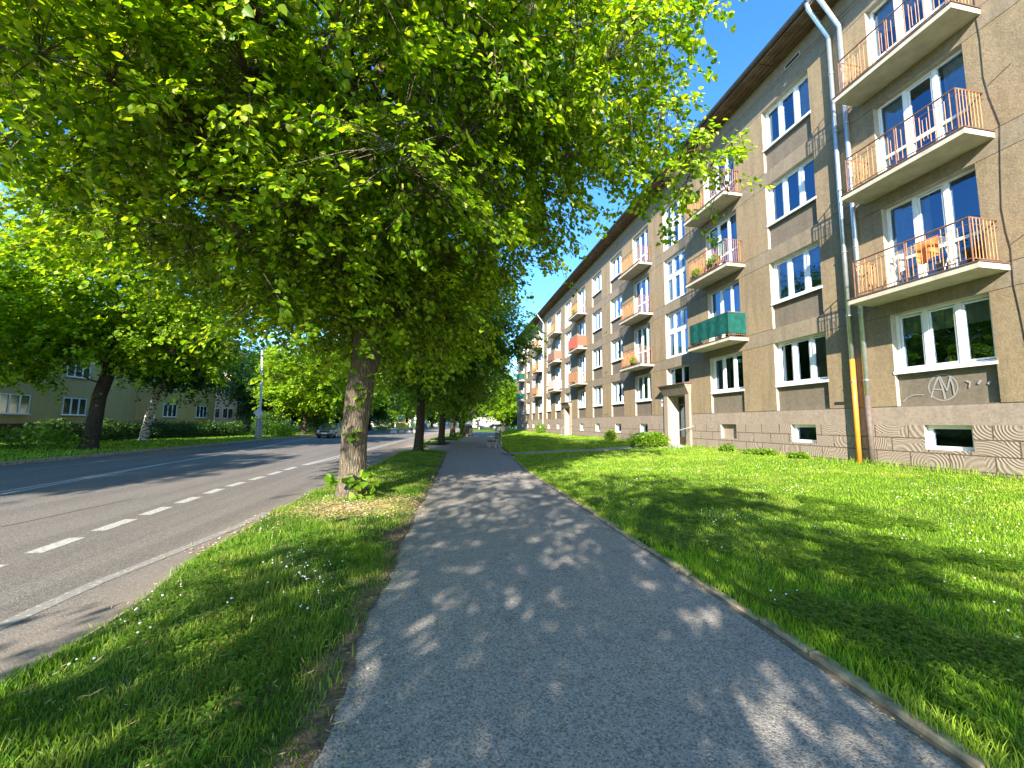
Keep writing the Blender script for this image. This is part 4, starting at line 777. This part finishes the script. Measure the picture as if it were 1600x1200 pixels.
def flowers(seed, n, x0f, x1f, y0, y1, zf, r, name, label, mat='white', hz=.085):
    rs_ = np.random.RandomState(seed); y = y0 + (y1 - y0) * rs_.rand(n * 4); x = x0f(y) + (x1f(y) - x0f(y)) * rs_.rand(n * 4); k = noise2(x * .8, y * .8, 4) > .3; x, y = x[k][:n], y[k][:n]; mb = MB()
    for i in range(len(x)):
        z = float(zf(x[i], y[i])) + hz * (.6 + .6 * rs_.rand()); q = r * (.6 + .7 * rs_.rand()); mb.lathe([(.0005, -q * .7), (q * .8, -q * .35), (q, q * .1), (q * .6, q * .7), (.0005, q * .85)], mat, (x[i], y[i], z), 6)
    o = link(name, mb); kind(o, 'stuff'); o['label'] = label; o['category'] = 'flowers'
flowers(3, 420, lambda y: pathR(y) + .3, lambda y: np.minimum(pathR(y) + 7, 11.2), 1.8, 12, lawn_z, .0075, 'clover_flowers', 'small white clover flowers dotted over the lawn')
flowers(4, 130, lambda y: roadR(y) + .1, lambda y: pathL(y) - .3, 1.7, 9, verge_z, .008, 'verge_flowers', 'white clover flowers in the verge grass')
flowers(5, 220, lambda y: pathR(y) + 1.0, K(11.2), 9, 30, lawn_z, .011, 'far_flowers', 'white daisies scattered over the sunny far lawn')
flowers(6, 300, lambda y: pathR(y) + 3.0, K(11.2), 4, 20, lawn_z, .010, 'yellow_flowers', 'tiny yellow flowers in the sunny lawn', 'yellow', .05)
# fallen debris on path edges
n = 1500; y = 1.2 + 15 * rs.rand(n); side = rs.rand(n) < .6; x = np.where(side, pathL(y) + np.abs(rs.normal(size=n)) * .16, pathR(y) - np.abs(rs.normal(size=n)) * .06); a = rs.rand(n) * 6.28
lt = link('leaf_litter', leaves_mesh(np.stack([x, y, np.full(n, .014)], 1), np.stack([np.cos(a), np.sin(a), .05 * rs.normal(size=n)], 1), rs.normal(size=(n, 3)) * .25 + [0, 0, 1], .006 + .022 * rs.rand(n), 'straw', 'quad', 'leaf_litter', w=.3)); kind(lt, 'stuff'); lt['label'] = 'dry leaf litter along the pavement edges'; lt['category'] = 'litter'
n = 900; x = -2.75 + rs.normal(size=n) * .2; y = 6.9 + rs.normal(size=n) * .75; a = rs.rand(n) * 6.28
lt = link('gutter_litter', leaves_mesh(np.stack([x, y, np.full(n, -.035)], 1), np.stack([np.cos(a), np.sin(a), .05 * rs.normal(size=n)], 1), rs.normal(size=(n, 3)) * .25 + [0, 0, 1], .015 + .04 * rs.rand(n), 'straw', 'quad', 'gutter_litter', w=.25)); kind(lt, 'stuff'); lt['label'] = 'brown dry litter lying in the road gutter by the verge'; lt['category'] = 'litter'

# ------------------------------------------------------------------ ochre house across the road
M['ochre'] = wall_mat('ochre_plaster', (.56, .40, .17), .35, .01); M['redbrick'] = simple('red_brick_base', (.14, .035, .028), .9, 0, .3, 12, .004); M['tile'] = simple('red_roof_tiles', (.20, .085, .055), .8, 0, .3, 6, .01); M['paleblue'] = simple('pale_blue_plaster', (.42, .56, .62), .85, 0, .06, 2); M['cream'] = simple('cream_plaster', (.62, .52, .40), .85, 0, .08, 2)
def small_window(parent, x, y, z, w=1.9, h=1.25, face='x', cols=3):
    mb = MB(); f = .06
    mb.box(0, .04, 0, w, 0, f, 'frame'); mb.box(0, .04, 0, w, h - f, h, 'frame'); mb.box(0, .04, 0, f, f, h - f, 'frame'); mb.box(0, .04, w - f, w, f, h - f, 'frame'); mb.box(0, .14, -.05, w + .05, -.05, -.002, 'white')
    for k in range(1, cols): mb.box(0, .045, w * k / cols - .05, w * k / cols + .05, f, h - f, 'frame')
    o = link('window', mb, parent, (x, y, z), 0 if face == 'x' else -PI / 2); p = MB(); p.add([(.004, f, f), (.004, w - f, f), (.004, w - f, h - f), (.004, f, h - f)], [(0, 1, 2, 3)], 'dglass'); link('pane', p, o)
b = NB('dark_glass', .08, .6); b.col((.03, .035, .04)); M['dglass'] = b.m
def house(name, label, x0, x1, y0, y1, h, wallm, roofm, wins, base='redbrick', rh=2.6, endwins=(), basez=1.2, cat='house'):
    t = thing(name, label, cat, (x1, y0, 0)); w = MB(); w.box(x0 - x1, 0, 0, y1 - y0, basez, h, wallm); w.box(x0 - x1 - .03, .04, -.03, y1 - y0 + .04, -.2, basez - .003, base); link('wall', w, t)
    r = MB(); e = .6; X0, X1, Y0, Y1 = x0 - x1 - e, e, -e, y1 - y0 + e; xm, i_ = (X0 + X1) / 2, (X1 - X0) / 2
    r.box(X0, X1, Y0, Y1, h, h + .16, 'soffit'); r.add([(X0, Y0, h + .163), (X1, Y0, h + .163), (X1, Y1, h + .163), (X0, Y1, h + .163), (xm, Y0 + i_ * .8, h + rh), (xm, Y1 - i_ * .8, h + rh)], [(0, 1, 4), (1, 2, 5, 4), (2, 3, 5), (3, 0, 4, 5)], roofm)
    ro = link('roof', r, t); c = MB(); c.box(xm - .4, xm + .4, (Y1 - Y0) * .35, (Y1 - Y0) * .35 + 1.0, h + rh * .6, h + rh + 1.0, 'redbrick'); link('chimney', c, ro)
    for y, z in wins: small_window(t, .01, y - y0, z)
    for x, z in endwins: small_window(t, x - x1, -.01, z, 1.2, 1.25, 'y', 2)
    dp = MB(); dp.tube([(.08, .35, .2), (.08, .35, h)], .06, 'zinc', 8); link('downpipe', dp, t); return t
rowz = (1.82, 4.6, 7.3)
hs = house('ochre_house', 'ochre plastered house with dark red base behind the leaning tree across the road', -39, -27, 18, 40.3, 9.6, 'ochre', 'tile', [(y, z) for y in (22.0, 29.2, 33.4) for z in rowz])
h2 = house('ochre_house', 'projecting ochre house wing behind the hedge, with a satellite dish', -38, -25.8, 40.3, 50.2, 9.0, 'ochre', 'tile', [(y, z) for y in (41.8, 46.8) for z in rowz[:1]] + [(41.8, 4.5), (41.8, 7.2)], endwins=())
pt = MB(); pt.box(-.0, .03, 0, .8, 0, .18, 'dark'); link('vent', pt, h2, (.005, 7.2, 1.85))
sd = thing('satellite_dish', 'round pale satellite dish on the ochre house wall', 'dish', (-25.6, 44.6, 4.9)); dm = MB(); dm.lathe([(.001, 0), (.2, .02), (.38, .08), (.46, .14), (.45, .15), (.37, .1), (.001, .03)], 'white', n=24); do_ = link('dish', dm, sd, (.12, 0, 0), rot=(0, PI / 2, -.9)); am = MB(); am.tube([(0, 0, -.3), (.1, 0, 0)], .02, 'metal', 6); link('bracket', am, sd)
h3 = house('cream_house', 'sunlit cream house end behind the hedge, right of the ochre house', -34, -26.2, 56, 72, 9.5, 'cream', 'tile', [(y, z) for y in (60, 66) for z in rowz], endwins=[(x, z) for x in (-31.5, -29.3, -27.8) for z in rowz])
h4 = house('pale_blue_house', 'pale blue building seen behind the passing car', -36, -22.5, 82, 100, 8.5, 'paleblue', 'tile', [(y, z) for y in (84, 90, 95) for z in rowz[:2]], base='concrete')
h5 = house('far_house', 'distant cream house left of the far road beyond the yellow board', -26, -12, 150, 166, 7.5, 'cream', 'tile', [(y, z) for y in (152, 158) for z in rowz[:2]], base='concrete', endwins=[(-24, 2), (-20, 2), (-16, 2), (-24, 4.8), (-20, 4.8), (-16, 4.8)])
h6 = house('far_house', 'distant pinkish house closing the view at the end of the street', 8, 26, 210, 222, 8.5, 'cream', 'tile', [], base='concrete', endwins=[(10 + 3 * k, z) for k in range(5) for z in (2, 4.8)])
h7 = house('far_house', 'distant pale blue house partly hidden by the round white sign', -6, 6, 196, 210, 6.5, 'paleblue', 'tile', [], base='concrete', endwins=[(-4 + 3 * k, z) for k in range(3) for z in (2, 4.2)])

# ------------------------------------------------------------------ street furniture
lp_ = thing('street_lamp', 'tall pale street lamp with forked head on a thick base across the road', 'street lamp', (-15.75, 37.6, .05))
m_ = MB(); m_.lathe([(.30, 0), (.30, .35), (.25, .5), (.22, 1.5), (.12, 1.75), (.001, 1.76)], 'concrete', n=14); link('base', m_, lp_)
m_ = MB(); m_.tube([(0, 0, 1.7), (-.05, 0, 5), (-.30, 0, 9.0)], [.10, .085, .06], 'white', 12); link('pole', m_, lp_)
for s_ in (-1, 1): m_ = MB(); m_.tube([(-.30, 0, 9.0), (-.30 + s_ * .16, 0, 9.35), (-.30 + s_ * .42, 0, 9.62)], [.06, .07, .10], 'white', 8); m_.tube([(-.30 + s_ * .42, 0, 9.62), (-.30 + s_ * .9, 0, 9.85)], [.10, .05], 'white', 8); link('lamp_head', m_, lp_)
def road_sign(x, y, h, shape, label, face=-1, m='white', r=.32, pm='metal', name='road_sign', gz=0.0, thin=.03):
    t = thing(name, label, 'road sign', (x, y, gz)); p = MB(); p.tube([(0, 0, 0), (0, 0, h + r)], thin, pm, 8); link('pole', p, t); s_ = MB(); y0 = -.05
    if shape == 'diamond': P = [(r, 0), (0, r), (-r, 0), (0, -r)]
    elif shape == 'round': P = [(r * math.cos(a), r * math.sin(a)) for a in np.linspace(0, 2 * PI, 20, endpoint=False)]
    else: P = [(r, r), (-r, r), (-r, -r), (r, -r)]
    n = len(P); s_.add([(a, y0 - .01, h + b_) for a, b_ in P] + [(a, y0 + .01, h + b_) for a, b_ in P], [tuple(range(n))[::-1], tuple(range(n, 2 * n))] + [(i, (i + 1) % n, n + (i + 1) % n, n + i) for i in range(n)], m); link('sign_plate', s_, t)
    return t
ds = road_sign(-15.66, 37.15, 2.25, 'diamond', 'white diamond sign plate fixed beside the street lamp pole', r=.42)
road_sign(3.75, 53.7, 3.0, 'round', 'round white sign on a pale pole beyond the brown utility box', r=.48, pm='white', thin=.06)
road_sign(-5.0, 100, 2.8, 'square', 'small sign on a grey pole at the far road', r=.4)
road_sign(9.2, 105, 2.6, 'square', 'small pale blue sign at the far end of the pavement', m='paleblue', r=.5, pm='white', thin=.07)
yb = thing('yellow_board', 'yellow advertising board with a teal round emblem across the road', 'advertising board', (-7.75, 74.6, 0)); m_ = MB(); m_.box(-.75, .75, 0, .06, 1.55, 3.0, 'yellow'); link('panel', m_, yb)
m_ = MB(); m_.add([(-.05 + .42 * math.cos(a), -.012, 2.3 + .42 * math.sin(a)) for a in np.linspace(0, 2 * PI, 24, endpoint=False)], [tuple(range(24))[::-1]], 'teal'); m_.add([(-.0 + .22 * math.cos(a), -.02, 2.38 + .2 * math.sin(a)) for a in np.linspace(0, 2 * PI, 16, endpoint=False)], [tuple(range(16))[::-1]], 'white'); link('emblem', m_, yb)
for s_ in (-.6, .6): m_ = MB(); m_.box(s_ - .05, s_ + .05, .065, .15, 0, 2.9, 'metal'); link('post', m_, yb)
m_ = MB(); m_.box(-.9, 1.5, .3, .36, .35, 1.5, 'yellow'); ys3 = thing('yellow_fence', 'low yellow sheet fence standing behind the advertising board', 'fence', (-7.75, 74.6, 0), me=m_)
for i, (bx_, lb) in enumerate(((-7.3, 'leftmost'), (-6.3, 'second from the left'), (-5.3, 'third from the left'), (-4.4, 'rightmost'))):
    m_ = MB(); m_.box(-.42, .42, -.25, .25, 0, .32, 'cream' if i % 2 else 'white'); m_.box(-.3, .3, -.18, .18, .322, .5, 'cream'); o = thing('stone_block', f'pale stone block on the traffic island, {lb} of the four', 'block', (bx_, 61 + i * 1.1, -.05), .2 * i, 'pale blocks on the traffic island', m_); bevel(o, .04)
# utility box
ub = thing('utility_box', 'brown metal utility box with a pale front panel on the grass island', 'utility box', (3.1, 49.6, 0)); m_ = MB(); m_.box(-.5, .42, 0, .5, .1, 1.25, 'brownpipe'); m_.box(-.55, .47, -.05, .55, 1.253, 1.31, 'brownpipe'); bevel(link('body', m_, ub), .015)
m_ = MB(); m_.box(.0, .36, -.03, -.003, .15, .95, 'beige'); link('door', m_, ub); m_ = MB(); m_.box(-.45, .4, .02, .48, -.05, .097, 'concrete'); link('base', m_, ub)
# bench, seen end-on, facing the road
bn = thing('park_bench', 'dark wooden bench with pale concrete legs at the right edge of the pavement', 'bench', (3.35, 26.8, 0))
m_ = MB()
for i in range(4): m_.box(-.38 + i * .115, -.29 + i * .115, -.85, .85, .42, .46, 'brown')
link('seat', m_, bn); m_ = MB()
for i in range(3): a = .58 + i * .15; m_.box(.13 + i * .035, .165 + i * .035, -.85, .85, a, a + .11, 'brown')
link('backrest', m_, bn)
for yy in (-.6, .6): m_ = MB(); m_.box(-.36, -.28, yy - .04, yy + .04, 0, .417, 'concrete'); m_.box(.02, .10, yy - .04, yy + .04, 0, .417, 'concrete'); m_.box(-.28, .02, yy - .04, yy + .04, .34, .415, 'concrete'); m_.add([(.10, yy - .03, .2), (.16, yy - .03, .2), (.27, yy - .03, 1.0), (.235, yy - .03, 1.0), (.10, yy + .03, .2), (.16, yy + .03, .2), (.27, yy + .03, 1.0), (.235, yy + .03, 1.0)], [(0, 1, 2, 3), (7, 6, 5, 4), (0, 3, 7, 4), (1, 5, 6, 2), (3, 2, 6, 7)], 'concrete'); link('leg', m_, bn)
fr_ = thing('metal_frame', 'pale grey upright metal frame standing behind the bench', 'metal frame', (3.78, 26.7, 0)); m_ = MB(); m_.tube([(0, -.45, 0), (0, -.45, 1.15), (0, .5, 1.15), (0, .5, 0)], .03, 'metal', 8); m_.tube([(.0, -.45, .55), (0, .5, .55)], .02, 'metal', 6); link('frame', m_, fr_); m_ = MB(); m_.box(.0, .02, -.42, .47, .25, 1.1, 'metal'); link('panel', m_, fr_)

# ------------------------------------------------------------------ vehicles
M['carpaint'] = simple('silver_car_paint', (.15, .135, .135), .28, .55, .03, 3, spec=.6); M['carpaint2'] = simple('grey_car_paint', (.20, .20, .20), .35, .4, .03, 3); M['carpaint3'] = simple('white_car_paint', (.7, .7, .7), .3, 0, .03, 3); M['carglass'] = simple('car_glass', (.02, .03, .04), .06, 0, .1, 3, spec=.9); M['lamp'] = simple('headlight_glass', (.75, .76, .78), .12, .2, .05, 9, spec=.8)
def car(name, label, loc, rz, pm):
    t = thing(name, label, 'car', loc, rz); W2 = .86; m_ = MB()   # front faces -Y
    prof = [(-2.1, .32, .60), (-2.12, .45, .66), (-1.95, .25, .76), (-1.1, .2, .90), (-.75, .2, .95), (1.35, .2, .98), (2.0, .25, .92), (2.15, .35, .80)]
    rows = []
    for y, zb, zt in prof: k = 1 - .10 * (abs(y) / 2.1) ** 4; rows.append([(-W2 * k, y, zb), (-W2 * k * 1.01, y, (zb + zt) / 2), (-W2 * k * .93, y, zt), (0, y, zt + .02), (W2 * k * .93, y, zt), (W2 * k * 1.01, y, (zb + zt) / 2), (W2 * k, y, zb)])
    vs = [v for r in rows for v in r]; n = 7; fs = [(i * n + j, i * n + j + 1, (i + 1) * n + j + 1, (i + 1) * n + j) for i in range(len(rows) - 1) for j in range(n - 1)] + [tuple(range(n)), tuple((len(rows) - 1) * n + j for j in range(n))[::-1]]
    fs += [(i * n + n - 1, i * n, (i + 1) * n, (i + 1) * n + n - 1) for i in range(len(rows) - 1)]; m_.add(vs, fs, pm)
    rf_ = [(-.78, .78, -.32, 1.42), (-.62, .62, .02, 1.12)]; m_.add([(-.62, -.22, 1.42), (.62, -.22, 1.42), (.62, 1.0, 1.42), (-.62, 1.0, 1.42), (-.58, -.1, 1.455), (.58, -.1, 1.455), (.58, .9, 1.455), (-.58, .9, 1.455)], [(0, 1, 5, 4), (1, 2, 6, 5), (2, 3, 7, 6), (3, 0, 4, 7), (4, 5, 6, 7)], pm)
    for (x, yb_, yt) in ((.77, -.85, -.22), (-.77, -.85, -.22), (.77, 1.6, 1.0), (-.77, 1.6, 1.0)): m_.tube([(x, yb_, .95), (x * .81, yt, 1.43)], .035, pm, 5)
    for x in (.78, -.78): m_.tube([(x, .4, .95), (x * .8, .4, 1.42)], .03, pm, 5)
    link('body', m_, t)
    g_ = MB(); g_.add([(-.75, -.84, .94), (.75, -.84, .94), (.61, -.23, 1.41), (-.61, -.23, 1.41), (.75, 1.58, .96), (-.75, 1.58, .96), (.61, 1.0, 1.41), (-.61, 1.0, 1.41)], [(0, 1, 2, 3), (4, 5, 7, 6), (1, 4, 6, 2), (5, 0, 3, 7)], 'carglass'); link('window', g_, t)
    for x in (-.76, .76):
        for y in (-1.32, 1.32):
            w_ = MB(); s_ = 1 if x > 0 else -1; w_.tube([(x - s_ * .1, y, .31), (x + s_ * .11, y, .31)], .31, 'rubber', 18); wo = link('wheel', w_, t); r2 = MB(); r2.tube([(x + s_ * .111, y, .31), (x + s_ * .118, y, .31)], .19, 'metal', 12); link('rim', r2, wo)
    for x in (-.6, .6): h_ = MB(); h_.tube([(x, -2.0, .68), (x, -2.14, .655)], [.13, .10], 'lamp', 12); link('headlight', h_, t)
    gl = MB(); gl.box(-.42, .42, -2.15, -2.125, .58, .70, 'dark'); link('grille', gl, t); pl = MB(); pl.box(-.27, .27, -2.17, -2.15, .42, .53, 'white'); link('number_plate', pl, t); bp = MB(); bp.box(-.8, .8, -2.16, -2.0, .26, .38, 'dark'); link('bumper', bp, t)
    for x in (-.93, .93): mm = MB(); mm.box(x - .09, x + .09, -.75, -.66, .95, 1.07, pm); bevel(link('mirror', mm, t), .02)
    return t
car('passing_car', 'silver car driving towards the viewer in the far lane', (-11.35, 43.6, -.05), -.06, 'carpaint')
car('parked_car', 'grey car parked crosswise beyond the end of the apartment block', (13.0, 88, .0), PI / 2, 'carpaint2')
car('parked_car', 'white car far off at the end of the street', (11.5, 135, .0), PI / 2, 'carpaint3')
car('parked_car', 'grey car just right of the far white car at the end of the street', (17.5, 136, .0), PI / 2, 'carpaint2')
vn = thing('blue_van', 'blue van parked far along the road behind the second trunk', 'van', (-5.5, 108, 0)); m_ = MB(); m_.box(-1, 1, 0, 4.6, .4, 2.2, 'blue'); bevel(link('body', m_, vn), .15, 3); m_ = MB(); m_.box(-.85, .85, -.02, -.003, 1.3, 1.95, 'carglass'); link('windscreen', m_, vn)
for x in (-.9, .9):
    for y in (.9, 3.7): m_ = MB(); m_.tube([(x - .1, y, .35), (x + .1, y, .35)], .35, 'rubber', 16); link('wheel', m_, vn)

# ------------------------------------------------------------------ things on the balconies
def cloth(name, label, cat, loc, w, h, m, seed, lean=.1):
    mb = MB(); n, k = 14, 10; vs = []
    for i in range(n + 1):
        for j in range(k + 1): u, v = i / n, j / k; vs.append((.04 * math.sin(u * 9 + seed) * (1 - v) + lean * (1 - v) * .3 - .02, (u - .5) * w * (1 - .12 * (1 - v)), v * h + .05 * math.sin(u * 5 + seed) * (1 - v)))
    mb.add(vs, [(i * (k + 1) + j, (i + 1) * (k + 1) + j, (i + 1) * (k + 1) + j + 1, i * (k + 1) + j + 1) for i in range(n) for j in range(k)], m); me = mb.mesh(name, True); return thing(name, label, cat, loc, 0, None, me)
cloth('orange_towel', 'orange cloth hung out on the lowest near balcony', 'towel', (FX - .55, 7.1, 5.5), .48, .5, 'orangecloth', 1)
cloth('white_laundry', 'white laundry beside the orange cloth on the lowest near balcony', 'laundry', (FX - .5, 7.75, 5.45), .34, .45, 'white', 2)
cloth('teal_towel', 'teal towel hung over the end rail of the middle balcony above the green netting', 'towel', (FX - .72, 13.62, 8.42), .36, .62, 'teal', 3)
cloth('pink_blanket', 'pinkish blanket behind the rail of the flower balcony', 'blanket', (FX - .6, 14.6, 8.1), .9, .4, 'pink', 4)
rk = thing('drying_rack', 'white folding drying rack on the lowest near balcony', 'drying rack', (FX - .42, 7.3, 5.07)); m_ = MB()
for s_ in (-.5, .5): m_.tube([(-.2, s_, 0), (.2, s_, .85)], .01, 'white', 5); m_.tube([(.2, s_, 0), (-.2, s_, .85)], .01, 'white', 5)
for i in range(6): m_.tube([(-.2 + i * .08, -.5, .86), (-.2 + i * .08, .5, .86)], .005, 'white', 4)
link('frame', m_, rk)
def planter(y, z, label, seed, group, n=420):
    t = thing('flower_box', label, 'flower box', (FX - .66, y, z), 0, group); m_ = MB(); m_.box(-.09, .09, -.35, .35, 0, .17, 'brownpipe'); bevel(link('box', m_, t), .01); link('plants', blob_leaves(seed, [(-.04, 0, .26, .17, .36, .2)], n, .055, 'leafy', 'folded', 'plants'), t)
planter(15.3, 8.06, 'flower box with leafy plants at the far end of the flower balcony', 21, 'flower boxes on the balconies'); planter(14.2, 8.2, 'flower box at the near end of the flower balcony, beside the teal towel', 22, 'flower boxes on the balconies')
planter(21.3, 5.1, 'flower box on the lowest balcony right behind the entrance', 23, 'flower boxes on the balconies'); planter(31.9, 10.98, 'flower box on the top balcony above the red screen', 24, 'flower boxes on the balconies')
if 'DONE' not in globals(): print('objects', len(bpy.data.objects), 'tris approx', sum(len(o.data.polygons) for o in bpy.data.objects if o.type == 'MESH'))
